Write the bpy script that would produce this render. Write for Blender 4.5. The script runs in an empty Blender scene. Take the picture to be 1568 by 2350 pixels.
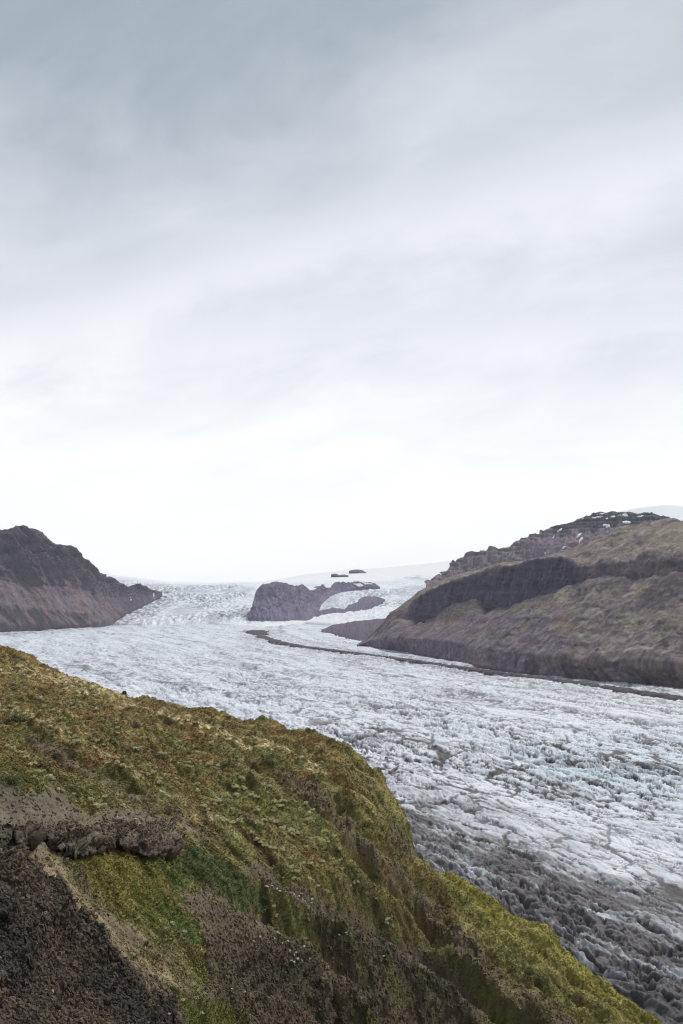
import bpy, math, random
import numpy as np

# ------------------------------------------------------------------ camera, sky, sun, exposure
sc = bpy.context.scene
COL = sc.collection
CAM_Z = 170.0                      # metres above the glacier
F = 1827.0                         # focal length in sketch units (sketch is 1568 x 2350)
CU, CV = 784.0, 1175.0
PITCH = math.atan((1382.0 - CV) / F)

cam = bpy.data.cameras.new('camera')
cam.sensor_fit = 'VERTICAL'
cam.sensor_height = 36.0
cam.lens = 36.0 * F / 2350.0
cam.clip_start = 0.5
cam.clip_end = 60000
camo = bpy.data.objects.new('camera', cam)
COL.objects.link(camo)
camo.location = (0, 0, CAM_Z)
camo.rotation_euler = (math.pi / 2 + PITCH, 0, 0)
sc.camera = camo

SUN_EL, SUN_AZ = math.radians(50), math.radians(30)   # azimuth from straight ahead, + to the right
sun = bpy.data.lights.new('sun', 'SUN')
sun.energy = 2.2
sun.angle = math.radians(10)
sun.color = (1.0, 0.96, 0.91)
suno = bpy.data.objects.new('sun', sun)
COL.objects.link(suno)
suno.location = (0, 0, 800)
suno.rotation_euler = (math.pi / 2 - SUN_EL, 0, math.pi - SUN_AZ)

sc.view_settings.view_transform = 'Standard'
sc.view_settings.look = 'None'
sc.view_settings.gamma = 1
sc.view_settings.exposure = 0.2
sc.view_settings.use_curve_mapping = False
sc.cycles.max_bounces = 6
sc.cycles.diffuse_bounces = 3
sc.cycles.volume_bounces = 1
sc.cycles.use_denoising = True
sc.cycles.pixel_filter_type = 'BLACKMAN_HARRIS'
sc.cycles.filter_width = 1.15


def pix_dir(u, v):
    """unit-forward direction of a sketch point -> world vector(s)"""
    X = (np.asarray(u, float) - CU) / F
    Y = (CV - np.asarray(v, float)) / F
    cp, sp = math.cos(PITCH), math.sin(PITCH)
    return X, cp - Y * sp, sp + Y * cp


def az_s(u, v):
    dx, dy, dz = pix_dir(u, v)
    h = np.hypot(dx, dy)
    return np.arctan2(dx, dy), -dz / h


def project(x, y, z):
    cp, sp = math.cos(PITCH), math.sin(PITCH)
    zz = z - CAM_Z
    f = y * cp + zz * sp
    up = -y * sp + zz * cp
    f = np.maximum(f, 0.1)
    return CU + F * x / f, CV - F * up / f


def build_world():
    w = bpy.data.worlds.new('World')
    sc.world = w
    w.use_nodes = True
    nt = w.node_tree
    N, L = nt.nodes, nt.links
    N.clear()

    def math_(op, a, b=None, c=None, clamp=False):
        n = N.new('ShaderNodeMath'); n.operation = op; n.use_clamp = clamp
        for i, k in enumerate((a, b, c)):
            if k is None: continue
            if isinstance(k, (int, float)): n.inputs[i].default_value = k
            else: L.new(k, n.inputs[i])
        return n.outputs[0]

    out = N.new('ShaderNodeOutputWorld')
    bg = N.new('ShaderNodeBackground'); bg.inputs['Strength'].default_value = 0.1
    L.new(bg.outputs[0], out.inputs[0])
    sky = N.new('ShaderNodeTexSky'); sky.sky_type = 'NISHITA'; sky.sun_disc = False
    sky.sun_elevation = SUN_EL; sky.sun_rotation = SUN_AZ
    sky.altitude = 300
    tc = N.new('ShaderNodeTexCoord')
    sep = N.new('ShaderNodeSeparateXYZ'); L.new(tc.outputs['Generated'], sep.inputs[0])
    z = sep.outputs[2]
    # overcast deck: brightness by elevation (z = sine of elevation)
    ramp = N.new('ShaderNodeValToRGB'); ramp.color_ramp.interpolation = 'B_SPLINE'
    cr = ramp.color_ramp
    def lin(c): return tuple(((k / 255 + 0.055) / 1.055) ** 2.4 if k > 10 else k / 255 / 12.92 for k in c) + (1,)
    stops = [(-0.02, (236, 237, 240)), (0.03, (246, 247, 249)), (0.08, (255, 255, 255)), (0.125, (253, 253, 254)),
             (0.20, (241, 243, 245)), (0.32, (224, 227, 232)), (0.43, (205, 209, 218)), (0.53, (182, 191, 200)), (0.61, (154, 166, 176)),
             (0.72, (146, 158, 168)), (1.0, (138, 149, 160))]
    a = math_('MULTIPLY_ADD', z, 1 / 1.04, 0.02 / 1.04)
    # soften the layers so that they wander
    mp = N.new('ShaderNodeVectorMath'); mp.operation = 'DIVIDE'
    cmb = N.new('ShaderNodeCombineXYZ')
    den = math_('ADD', math_('MAXIMUM', z, 0.0), 0.30)
    L.new(math_('DIVIDE', sep.outputs[0], den), cmb.inputs[0]); L.new(math_('DIVIDE', sep.outputs[1], den), cmb.inputs[1])
    def noise(scale, detail, rough, off, stretch):
        m0 = N.new('ShaderNodeMapping'); L.new(cmb.outputs[0], m0.inputs[0]); m0.inputs['Rotation'].default_value = (0, 0, math.radians(28))
        m = N.new('ShaderNodeMapping'); L.new(m0.outputs[0], m.inputs[0])
        m.inputs['Location'].default_value = off; m.inputs['Scale'].default_value = stretch
        n = N.new('ShaderNodeTexNoise'); L.new(m.outputs[0], n.inputs[0])
        n.inputs['Scale'].default_value = scale; n.inputs['Detail'].default_value = detail; n.inputs['Roughness'].default_value = rough
        n.inputs['Distortion'].default_value = 0.35
        return n.outputs[0]
    n1 = noise(1.0, 4, 0.5, (3.1, 0.4, 0), (0.8, 1.25, 1))
    n2 = noise(3.0, 8, 0.6, (8.4, 2.7, 0), (0.75, 1.3, 1))
    wob = math_('MULTIPLY', math_('SUBTRACT', n1, 0.5), 0.40)
    wob2 = math_('MULTIPLY', math_('SUBTRACT', n2, 0.5), 0.30)
    wobs = math_('MULTIPLY', math_('ADD', wob, wob2), math_('MULTIPLY', math_('ADD', z, 0.02, clamp=True), 3.2, clamp=True))
    a2 = math_('ADD', a, wobs)
    # the two long pale streaks of thinner cloud
    def streak(p, q, width, amt, lo, hi):
        A = np.array(pix_dir(*p)); B = np.array(pix_dir(*q))
        n = np.cross(A, B); n = n / np.linalg.norm(n)
        d = N.new('ShaderNodeVectorMath'); d.operation = 'DOT_PRODUCT'
        L.new(tc.outputs['Generated'], d.inputs[0]); d.inputs[1].default_value = n
        dd = math_('ADD', d.outputs['Value'], math_('MULTIPLY', math_('SUBTRACT', n2, 0.5), 0.16))
        g = math_('POWER', 2.718, math_('MULTIPLY', math_('POWER', math_('ABSOLUTE', math_('DIVIDE', dd, width)), 2), -1))
        return math_('MULTIPLY', math_('MULTIPLY', g, math_('MULTIPLY_ADD', n1, 1.6, -0.25, clamp=True)), amt)
    st = math_('ADD', streak((300, 735), (1480, 385), 0.045, 0.19, 0, 0), streak((1000, 800), (1560, 765), 0.028, 0.09, 0, 0))
    a3 = math_('SUBTRACT', a2, math_('MULTIPLY', st, math_('MULTIPLY', z, 2.2, clamp=True)))
    # the glow low in the sky is strongest up-valley and dies away behind the viewpoint
    away = math_('MULTIPLY', math_('SUBTRACT', 0.72, sep.outputs[1]), 0.60, clamp=True)
    a4 = math_('ADD', a3, math_('MULTIPLY', math_('MULTIPLY', away, 0.95), math_('SUBTRACT', 1.0, z, clamp=True)))
    L.new(a4, ramp.inputs[0])
    while len(cr.elements) > 1: cr.elements.remove(cr.elements[-1])
    for i, (p, c) in enumerate(stops):
        e = cr.elements[0] if i == 0 else cr.elements.new((p + 0.02) / 1.04)
        e.position = (p + 0.02) / 1.04
        e.color = lin(c)
    sc_ = N.new('ShaderNodeVectorMath'); sc_.operation = 'SCALE'; sc_.inputs['Scale'].default_value = 10.0
    L.new(ramp.outputs[0], sc_.inputs[0])
    mix = N.new('ShaderNodeMix'); mix.data_type = 'RGBA'
    mix.inputs['Factor'].default_value = 0.95
    L.new(sky.outputs[0], mix.inputs['A']); L.new(sc_.outputs[0], mix.inputs['B'])
    L.new(mix.outputs['Result'], bg.inputs['Color'])


build_world()

# ------------------------------------------------------------------ noise
_rng = np.random.default_rng(11)
NP = 4096
_perm = _rng.permutation(NP).astype(np.int32)
_ga = _rng.uniform(0, 2 * np.pi, NP)
_gx, _gy = np.cos(_ga).astype(np.float32), np.sin(_ga).astype(np.float32)
_g3 = _rng.normal(size=(NP, 3)); _g3 = (_g3 / np.linalg.norm(_g3, axis=1)[:, None]).astype(np.float32)


def perlin(x, y, seed=0):
    x = np.asarray(x, np.float64) + seed * 17.31; y = np.asarray(y, np.float64) + seed * 9.73
    xi = np.floor(x); yi = np.floor(y)
    fx = (x - xi).astype(np.float32); fy = (y - yi).astype(np.float32)
    xi = xi.astype(np.int64) & (NP - 1); yi = yi.astype(np.int64) & (NP - 1)
    x1 = (xi + 1) & (NP - 1); y1 = (yi + 1) & (NP - 1)
    px0, px1 = _perm[xi], _perm[x1]
    def g(p, yy, dx, dy):
        h = _perm[(p + yy) & (NP - 1)]
        return _gx[h] * dx + _gy[h] * dy
    u = fx * fx * fx * (fx * (fx * 6 - 15) + 10); v = fy * fy * fy * (fy * (fy * 6 - 15) + 10)
    a = g(px0, yi, fx, fy); b = g(px1, yi, fx - 1, fy)
    c = g(px0, y1, fx, fy - 1); d = g(px1, y1, fx - 1, fy - 1)
    return ((a + u * (b - a)) * (1 - v) + (c + u * (d - c)) * v) * 1.5


def fbm(x, y, o=4, seed=0, gain=0.5):
    t = 0; a = 1.0; n = 0
    for i in range(o):
        t = t + a * perlin(x * 2.03 ** i, y * 2.03 ** i, seed + i); n += a; a *= gain
    return t / n * 1.3


def ridged(x, y, o=4, seed=0, gain=0.5):
    t = 0; a = 1.0; n = 0
    for i in range(o):
        t = t + a * (1 - 2 * np.abs(perlin(x * 2.07 ** i, y * 2.07 ** i, seed + i))); n += a; a *= gain
    return t / n


def perlin3(x, y, z, seed=0):
    x = x + seed * 7.7; y = y + seed * 3.3; z = z + seed * 5.9
    xi = np.floor(x); yi = np.floor(y); zi = np.floor(z)
    fx = (x - xi).astype(np.float32); fy = (y - yi).astype(np.float32); fz = (z - zi).astype(np.float32)
    xi = xi.astype(np.int64); yi = yi.astype(np.int64); zi = zi.astype(np.int64)
    M = NP - 1
    f = lambda t: t * t * t * (t * (t * 6 - 15) + 10)
    u, v, w = f(fx), f(fy), f(fz)
    r = 0
    for i in (0, 1):
        pi = _perm[(xi + i) & M]
        for j in (0, 1):
            pj = _perm[(pi + yi + j) & M]
            for k in (0, 1):
                h = _perm[(pj + zi + k) & M]
                g = _g3[h]
                d = g[..., 0] * (fx - i) + g[..., 1] * (fy - j) + g[..., 2] * (fz - k)
                r = r + d * (u if i else 1 - u) * (v if j else 1 - v) * (w if k else 1 - w)
    return r * 1.5


def fbm3(P, f, o=4, seed=0, gain=0.5, ridge=False):
    t = 0; a = 1.0; n = 0
    for i in range(o):
        q = perlin3(P[..., 0] * f, P[..., 1] * f, P[..., 2] * f, seed + i)
        if ridge: q = 1 - 2 * np.abs(q)
        t = t + a * q; n += a; a *= gain; f *= 2.05
    return t / n * (1.0 if ridge else 1.3)


def cells(x, y, seed=0):
    """distances to the nearest two scattered points, and a random value and tilt of the nearest cell"""
    x = np.asarray(x, np.float64) + seed * 31.7; y = np.asarray(y, np.float64) + seed * 13.9
    xi = np.floor(x).astype(np.int64); yi = np.floor(y).astype(np.int64)
    f1 = np.full(x.shape, 9.0, np.float32); f2 = np.full(x.shape, 9.0, np.float32); hid = np.zeros(x.shape, np.int32)
    dx1 = np.zeros(x.shape, np.float32); dy1 = np.zeros(x.shape, np.float32)
    for i in (-1, 0, 1):
        for j in (-1, 0, 1):
            h = _perm[(_perm[(xi + i) & (NP - 1)] + yi + j) & (NP - 1)]
            px = xi + i + 0.5 + 0.46 * _gx[h]; py = yi + j + 0.5 + 0.46 * _gy[(h * 7 + 3) & (NP - 1)]
            dx = (x - px).astype(np.float32); dy = (y - py).astype(np.float32)
            d = np.sqrt(dx * dx + dy * dy)
            m = d < f1
            f2 = np.where(m, f1, np.minimum(f2, d)); f1 = np.where(m, d, f1); hid = np.where(m, h, hid)
            dx1 = np.where(m, dx, dx1); dy1 = np.where(m, dy, dy1)
    rv = _gx[hid]
    return f2 - f1, rv, dx1 * _gy[hid] + dy1 * _gx[(hid * 5 + 1) & (NP - 1)], f1


def sm(a, b, x):
    t = np.clip((x - a) / (b - a), 0, 1)
    return t * t * (3 - 2 * t)


def lerp(a, b, t): return a + (b - a) * t


def poly_sd(u, v, poly):
    """signed distance to a polygon, positive inside"""
    P = np.array(poly, float); Q = np.roll(P, -1, axis=0)
    d = np.full(u.shape, 1e18); ins = np.zeros(u.shape, bool)
    for (x0, y0), (x1, y1) in zip(P, Q):
        ex, ey = x1 - x0, y1 - y0
        wx, wy = u - x0, v - y0
        t = np.clip((wx * ex + wy * ey) / (ex * ex + ey * ey + 1e-9), 0, 1)
        d = np.minimum(d, (wx - t * ex) ** 2 + (wy - t * ey) ** 2)
        c = ((y0 <= v) & (y1 > v)) | ((y1 <= v) & (y0 > v))
        with np.errstate(divide='ignore', invalid='ignore'):
            xx = x0 + (v - y0) * ex / (ey if ey else 1e-9)
        ins ^= c & (u < xx)
    d = np.sqrt(d)
    return np.where(ins, d, -d)


def line_d(u, v, pts):
    """distance to a polyline, signed: + on the side where v is smaller (beyond); and 0..1 along it"""
    P = np.array(pts, float)
    seg = np.hypot(*(P[1:] - P[:-1]).T); tot = seg.sum(); acc = np.concatenate([[0], np.cumsum(seg)])
    best = np.full(u.shape, 1e18); sg = np.zeros(u.shape); al = np.zeros(u.shape)
    for i in range(len(P) - 1):
        x0, y0 = P[i]; ex, ey = P[i + 1] - P[i]
        wx, wy = u - x0, v - y0
        t = np.clip((wx * ex + wy * ey) / (ex * ex + ey * ey + 1e-9), 0, 1)
        d = (wx - t * ex) ** 2 + (wy - t * ey) ** 2
        m = d < best
        best = np.where(m, d, best); al = np.where(m, (acc[i] + t * seg[i]) / tot, al)
        cr = ex * wy - ey * wx
        sg = np.where(m, np.sign(cr), sg)
    return np.sqrt(best) * sg, al


# ------------------------------------------------------------------ scene helpers
def S(r, g, b, k=0.72):
    """albedo that reads as this screen colour under the grey sky"""
    f = lambda c: ((c / 255 + 0.055) / 1.055) ** 2.4
    return np.array([f(r) / k, f(g) / k, f(b) / k])


def grid_mesh(name, P, col=None, smooth=True):
    """mesh from an (n, m, 3) array of points with a colour per point"""
    n, m = P.shape[:2]
    idx = np.arange(n * m).reshape(n, m)
    q = np.stack([idx[:-1, :-1], idx[:-1, 1:], idx[1:, 1:], idx[1:, :-1]], -1).reshape(-1, 4)
    return raw_mesh(name, P.reshape(-1, 3), q, col.reshape(-1, 3) if col is not None else None, smooth)


def raw_mesh(name, V, q, col=None, smooth=True):
    q = np.asarray(q, np.int32); k = q.shape[1]
    me = bpy.data.meshes.new(name)
    me.vertices.add(len(V)); me.vertices.foreach_set('co', np.ascontiguousarray(V, np.float32).ravel())
    me.loops.add(q.size); me.loops.foreach_set('vertex_index', q.ravel())
    me.polygons.add(len(q)); me.polygons.foreach_set('loop_start', np.arange(0, q.size, k, dtype=np.int32))
    try: me.polygons.foreach_set('loop_total', np.full(len(q), k, np.int32))
    except Exception: pass
    me.polygons.foreach_set('use_smooth', np.full(len(q), smooth, bool))
    me.update(calc_edges=True)
    if col is not None:
        at = me.attributes.new('Col', 'FLOAT_COLOR', 'POINT')
        at.data.foreach_set('color', np.concatenate([np.clip(col, 0.004, 0.9), np.ones((len(V), 1))], 1).astype(np.float32).ravel())
    return me


def link(name, me, mat=None, parent=None, **props):
    o = bpy.data.objects.new(name, me); COL.objects.link(o)
    if mat is not None:
        me.materials.clear(); me.materials.append(mat)
    if parent is not None: o.parent = parent
    for k, v in props.items():
        if v is not None: o[k] = v
    return o


def empty(name, loc, rz=0, **props):
    o = bpy.data.objects.new(name, None); COL.objects.link(o)
    o.location = loc; o.rotation_euler = (0, 0, rz); o.empty_display_size = 0.3
    for k, v in props.items():
        if v is not None: o[k] = v
    return o


def material(name, attr=True, base=(0.2, 0.2, 0.2), s1=1.0, amt=0.3, s2=8.0, amt2=0.2, bump=0.0, bs=4.0, rough=0.95, spec=0.2, tint=None, stretch=(1, 1, 1)):
    m = bpy.data.materials.new(name); m.use_nodes = True
    nt = m.node_tree; N, L = nt.nodes, nt.links
    b = N['Principled BSDF']
    b.inputs['Roughness'].default_value = rough
    b.inputs['Specular IOR Level'].default_value = spec
    geo = N.new('ShaderNodeNewGeometry')
    mp = N.new('ShaderNodeMapping'); L.new(geo.outputs['Position'], mp.inputs[0]); mp.inputs['Scale'].default_value = stretch
    def noise(s, d=5, r=0.6):
        n = N.new('ShaderNodeTexNoise'); L.new(mp.outputs[0], n.inputs[0])
        n.inputs['Scale'].default_value = s; n.inputs['Detail'].default_value = d; n.inputs['Roughness'].default_value = r
        return n.outputs[0]
    def fac(n, k):
        r = N.new('ShaderNodeMapRange'); L.new(n, r.inputs[0])
        r.inputs[1].default_value = 0.25; r.inputs[2].default_value = 0.75; r.inputs[3].default_value = 1 - k; r.inputs[4].default_value = 1 + k
        return r.outputs[0]
    mul = N.new('ShaderNodeMath'); mul.operation = 'MULTIPLY'
    L.new(fac(noise(s1), amt), mul.inputs[0]); L.new(fac(noise(s2), amt2), mul.inputs[1])
    if tint: a = N.new('ShaderNodeAttribute'); a.attribute_type = 'INSTANCER'; a.attribute_name = tint; src = a.outputs['Color']
    elif attr: a = N.new('ShaderNodeAttribute'); a.attribute_name = 'Col'; src = a.outputs['Color']
    else: a = N.new('ShaderNodeRGB'); a.outputs[0].default_value = tuple(base) + (1,); src = a.outputs[0]
    v = N.new('ShaderNodeVectorMath'); v.operation = 'SCALE'
    L.new(src, v.inputs[0]); L.new(mul.outputs[0], v.inputs['Scale'])
    L.new(v.outputs[0], b.inputs['Base Color'])
    if bump:
        bn = N.new('ShaderNodeBump'); bn.inputs['Strength'].default_value = 1.0; bn.inputs['Distance'].default_value = bump
        L.new(noise(bs, 6, 0.65), bn.inputs['Height']); L.new(bn.outputs[0], b.inputs['Normal'])
    return m


M_ice = material('glacier_ice', s1=0.05, amt=0.10, s2=0.5, amt2=0.14, bump=0.5, bs=0.6, rough=0.6, spec=0.3)
M_snow = material('snow', s1=0.004, amt=0.04, s2=0.03, amt2=0.04, bump=2.0, bs=0.02, rough=0.7, spec=0.2)
M_mount = material('mountain_rock', s1=0.02, amt=0.22, s2=0.11, amt2=0.26, bump=3.0, bs=0.06)
M_mor = material('moraine_debris', s1=0.05, amt=0.25, s2=0.3, amt2=0.3, bump=2.0, bs=0.2)
M_hill = material('hillside_ground', s1=0.9, amt=0.25, s2=5.0, amt2=0.35, bump=0.10, bs=3.5)
M_ground = material('valley_gravel', attr=False, base=(0.12, 0.11, 0.11), s1=0.002, amt=0.3, s2=0.02, amt2=0.3)


# ------------------------------------------------------------------ ground and glacier
def ice_z(r):
    """smooth surface of the glacier: level near the viewpoint, rising slowly up-valley"""
    return 0.010 * np.maximum(r - 1500, 0)


def ice_r(u, v):
    """distance at which a sketch point meets the glacier surface"""
    _, s = az_s(u, v)
    r = CAM_Z / np.maximum(s, 1e-3)
    r2 = (CAM_Z + 15.0) / np.maximum(s + 0.010, 1e-3)
    return np.where(r > 1500, r2, r)


def ice_pt(u, v):
    a, s = az_s(u, v); r = ice_r(u, v)
    return r * np.sin(a), r * np.cos(a)


gsz = 14000
g = raw_mesh('ground', np.array([[-gsz, -gsz, -12], [gsz, -gsz, -12], [gsz, gsz, -12], [-gsz, gsz, -12]]), [[0, 1, 2, 3]])
link('ground', g, M_ground, kind='structure', label='grey gravel valley floor under and around the glacier')

FA, FB = np.array([0.44, -0.898]), np.array([0.898, 0.44])   # along and across the flow of the ice


def dense_angles(lo, hi, n, wide, nw):
    a = np.linspace(lo, hi, n)
    l = lo - (np.linspace(1, 0, nw, endpoint=False) ** 1.6) * (wide + lo)
    r = hi + (np.linspace(0, 1, nw + 1)[1:] ** 1.6) * (wide - hi)
    return np.radians(np.concatenate([l, a, r]))


MOR_D = [(588, 1447), (600, 1463), (640, 1474), (700, 1485), (830, 1501), (1000, 1524), (1100, 1538), (1300, 1565), (1568, 1603), (1900, 1655)]
MOR_XY = np.stack(ice_pt([p[0] for p in MOR_D], [p[1] for p in MOR_D]), 1)


def build_glacier():
    az = dense_angles(-24.2, 25.0, 780, 70, 20)
    q = np.linspace(300 ** -0.5, 5300 ** -0.5, 960)
    r = q ** -2.0
    A, R = np.meshgrid(az, r)
    X, Y = R * np.sin(A), R * np.cos(A)
    Z0 = ice_z(R)
    U, V = project(X, Y, Z0)
    a = X * FA[0] + Y * FA[1]; b = X * FB[0] + Y * FB[1]
    # warp
    wa = fbm(X / 70, Y / 70, 3, 3) * 10; wb = fbm(X / 70, Y / 70, 3, 8) * 7
    a1, b1 = a + wa, b + wb
    near = sm(1500, 600, R)
    zone = fbm(a / 520, b / 120, 3, 21)                                   # rough and smoother lanes along the flow
    rough = np.clip(0.75 + 0.9 * zone, 0.25, 1.5)
    # far wide smooth zone
    smooth = sm(2300, 3400, R) * 0.65
    rough = rough * (1 - smooth)
    # hummocks: rounded backs, sharp clefts
    far1 = sm(1000, 2300, R)
    w1 = fbm(X / 11, Y / 11, 3, 61) * 5.0; w2 = fbm(X / 11, Y / 11, 3, 66) * 3.2
    e1, v1, t1, n1_ = cells((a1 + w1) / 27, (b1 + w2) / 11.5, 1)
    e2, v2, t2, n2_ = cells((a1 - w2) / 12 + 0.2 * v1, (b1 + w1 * 0.4) / 6.0, 2)
    e3, v3, t3, n3_ = cells((a1 + 0.5 * b1) / 95, (b1 + w1) / 34, 3)
    soft = lambda h: np.power(h * h + 0.0012, 0.33) - 0.109
    g1 = np.abs(perlin((a1 + w1) / 40, (b1 + w2) / 12, 1)); g2 = np.abs(perlin((a1 + w2) / 17, (b1 - w1 * 0.4) / 6.5, 2))
    dome = lambda e, w: 1 - (1 - np.clip(e / w, 0, 1)) ** 1.6
    sd = poly_sd(U + fbm(X / 70, Y / 70, 3, 91) * 110, V + fbm(X / 60, Y / 60, 3, 92) * 55,
                 [(780, 1790), (930, 1822), (1010, 1842), (1130, 1880), (1260, 1915), (1370, 1975), (1480, 2030), (1700, 2150), (1700, 2700), (780, 2700)])
    marg = sm(-80, 110, sd)
    jag = ridged((a1 + w1) / 26, (b1 + w2) / 6.0, 4, 6, 0.55)
    hum = 2.6 * soft(g1) + 1.7 * soft(g2) + lerp(1.0, 0.35, marg) * (2.4 * dome(e1, 0.28) + 1.1 * dome(e2, 0.3) + 1.0 * v1 + 0.4 * v2 + 1.9 * t1 + 0.9 * t2) + 1.8 * dome(e3, 0.16) + lerp(1.0, 3.4, marg) * jag + 0.7 * fbm(X / 3, Y / 3, 2, 7)
    hum = hum * lerp(1, 0.42, far1)
    big = fbm(a / 260, b / 70, 3, 31) * 7
    Z = Z0 + hum * rough * lerp(0.85, 1.05, near) + big * sm(300, 900, R) - 4.5 * rough
    # debris in fissures, and shade painted in along the clefts between hummocks
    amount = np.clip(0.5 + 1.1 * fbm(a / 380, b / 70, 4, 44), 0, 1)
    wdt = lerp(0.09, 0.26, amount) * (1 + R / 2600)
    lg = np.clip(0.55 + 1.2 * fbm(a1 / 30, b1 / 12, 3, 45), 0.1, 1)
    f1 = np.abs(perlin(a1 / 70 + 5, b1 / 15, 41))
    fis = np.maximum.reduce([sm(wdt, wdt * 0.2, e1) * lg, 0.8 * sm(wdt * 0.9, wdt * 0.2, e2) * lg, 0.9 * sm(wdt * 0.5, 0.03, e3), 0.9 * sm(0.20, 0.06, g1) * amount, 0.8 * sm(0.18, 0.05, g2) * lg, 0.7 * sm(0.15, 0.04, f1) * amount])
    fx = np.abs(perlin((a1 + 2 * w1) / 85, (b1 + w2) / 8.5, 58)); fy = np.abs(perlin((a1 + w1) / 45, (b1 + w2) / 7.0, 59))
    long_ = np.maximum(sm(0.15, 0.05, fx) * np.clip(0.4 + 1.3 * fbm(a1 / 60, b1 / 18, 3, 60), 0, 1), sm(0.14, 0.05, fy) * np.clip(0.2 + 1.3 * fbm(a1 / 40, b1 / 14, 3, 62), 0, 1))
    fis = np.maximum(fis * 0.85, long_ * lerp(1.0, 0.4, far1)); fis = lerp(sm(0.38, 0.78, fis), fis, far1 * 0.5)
    # carve the same fissures
    Z = Z - 1.6 * fis * rough
    # colour
    clean = np.ones(R.shape + (3,)) * S(211, 214, 221, 0.84)
    blue = np.clip(sm(0, 160, poly_sd(U, V, [(1000, 1690), (1250, 1650), (1800, 1620), (1800, 1960), (1500, 1960), (1250, 1860), (1060, 1780)])) * (0.55 + 0.9 * fbm(a / 120, b / 40, 3, 51)), 0, 1)
    c = lerp(clean, S(170, 194, 204, 0.8), blue[..., None] * 0.75)
    tone = fbm(a / 260, b / 24, 4, 61)
    c = c * (1 + 0.10 * tone[..., None])
    dirt_shade_c = lerp(S(76, 70, 73, 0.78), S(84, 77, 77, 0.9), near[..., None])
    # grey lanes
    lane = sm(0.22, 0.62, fbm(a / 900, b / 48, 4, 71, 0.55)) * 0.28
    lane = lane * sm(4200, 2600, R)
    # named dark lines in the ice
    def dl(pts, w, k, seed):
        P = np.stack(ice_pt([p[0] for p in pts], [p[1] for p in pts]), 1)
        d, t = line_d(X + fbm(X / 60, Y / 60, 2, seed) * 16, Y + fbm(X / 60, Y / 60, 2, seed + 5) * 30, P)
        return k * sm(w, w * 0.2, np.abs(d)) * np.clip(0.55 + 1.1 * fbm(X / 40, Y / 40, 3, seed + 9), 0, 1)
    lines = np.maximum.reduce([
        dl([(110, 1515), (230, 1537), (330, 1556), (420, 1572), (560, 1590), (700, 1606), (830, 1618), (1000, 1630)], 26, 0.85, 81),
        dl([(420, 1575), (520, 1592), (600, 1600), (720, 1612)], 10, 0.8, 88),
        dl([(560, 1535), (700, 1548), (860, 1565), (1000, 1582), (1150, 1600), (1350, 1640)], 14, 0.55, 83),
        dl([(1000, 1556), (1180, 1575), (1290, 1595), (1400, 1612), (1568, 1632), (1800, 1660)], 7, 0.8, 84),
        dl([(900, 1530), (1100, 1560), (1300, 1590), (1568, 1620)], 8, 0.35, 94),
        dl([(640, 1432), (648, 1452), (690, 1466), (770, 1484), (830, 1494)], 22, 0.75, 85),
        dl([(850, 1690), (960, 1700), (1100, 1720), (1250, 1750), (1420, 1765), (1600, 1775)], 22, 0.7, 86),
        dl([(800, 1690), (860, 1703), (930, 1706), (1060, 1702)], 16, 0.6, 92),
        dl([(1080, 1740), (1200, 1770), (1340, 1820)], 16, 0.5, 93)])
    md, mt = line_d(X, Y, MOR_XY)
    lines = np.maximum(lines, 0.8 * sm(150, 20, np.abs(md)) * sm(-0.1, 0.35, fbm(a1 / 30, b1 / 9, 4, 87, 0.6)))
    fl1 = np.abs(perlin((a + 20 * zone) / 900, (b + wb * 1.5) / 42, 46)); fl2 = np.abs(perlin((a + 30) / 500, (b + wb) / 23, 47))
    lines = np.maximum.reduce([lines, sm(0.055, 0.012, fl1) * 0.75 * sm(-0.2, 0.2, fbm(a / 160, b / 30, 3, 48)), sm(0.06, 0.015, fl2) * 0.6 * sm(0.0, 0.3, fbm(a / 90, b / 20, 3, 49))])
    # the dirty margin of the ice under the hillside
    patch = fbm(a1 / 90, b1 / 24, 4, 95)
    fine = 0.9 * fbm((a1 + w1) / 55, (b1 + w2) / 6.0, 5, 98, 0.66) + 0.12 * v1
    dm = np.clip(marg * (0.95 + 0.8 * patch + 1.25 * fine), 0, 0.95)
    far_light = lerp(1.0, 0.85, sm(1400, 3000, R))
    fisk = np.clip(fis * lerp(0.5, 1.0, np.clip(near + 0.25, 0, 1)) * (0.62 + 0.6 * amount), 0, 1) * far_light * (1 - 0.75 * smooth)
    dirt = 1 - (1 - fisk) * (1 - lane * np.clip(0.6 + fine, 0, 1.2)) * (1 - lines) * (1 - dm)  # the fissure part holds painted shade as well as dirt
    c = lerp(c, dirt_shade_c, np.clip(dirt, 0, 1)[..., None])
    c = lerp(c, S(46, 42, 44, 0.9), (fisk * lerp(0.4, 0.9, near) * np.clip(amount + 0.2, 0, 1))[..., None])  # near cracks darkened again: crevice shade put into the ice colour
    # broken dirty margin under the left mountain
    mg = sm(-6, 3, V - np.interp(U, [-400, 0, 120, 230, 330], [1470, 1462, 1452, 1441, 1430])) ; mg = (1 - mg) * sm(330, 200, U)
    c = lerp(c, S(92, 88, 94, 0.8), (mg * sm(-0.25, 0.3, fbm(X / 22, Y / 40, 4, 53, 0.65)) * 0.8)[..., None])
    # deepest part of the margin: nearly bare debris and a flat muddy fringe against the slope
    fr = sm(0, 110, poly_sd(U, V, [(1180, 2110), (1290, 2150), (1420, 2200), (1560, 2260), (1700, 2300), (1700, 2700), (1180, 2700)]))
    mud = lerp(S(74, 70, 71, 0.8), S(50, 48, 51, 0.8), sm(2180, 2340, V)[..., None])
    c = lerp(c, mud * (1 + 0.35 * fine[..., None]), fr[..., None] * 0.8)
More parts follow.
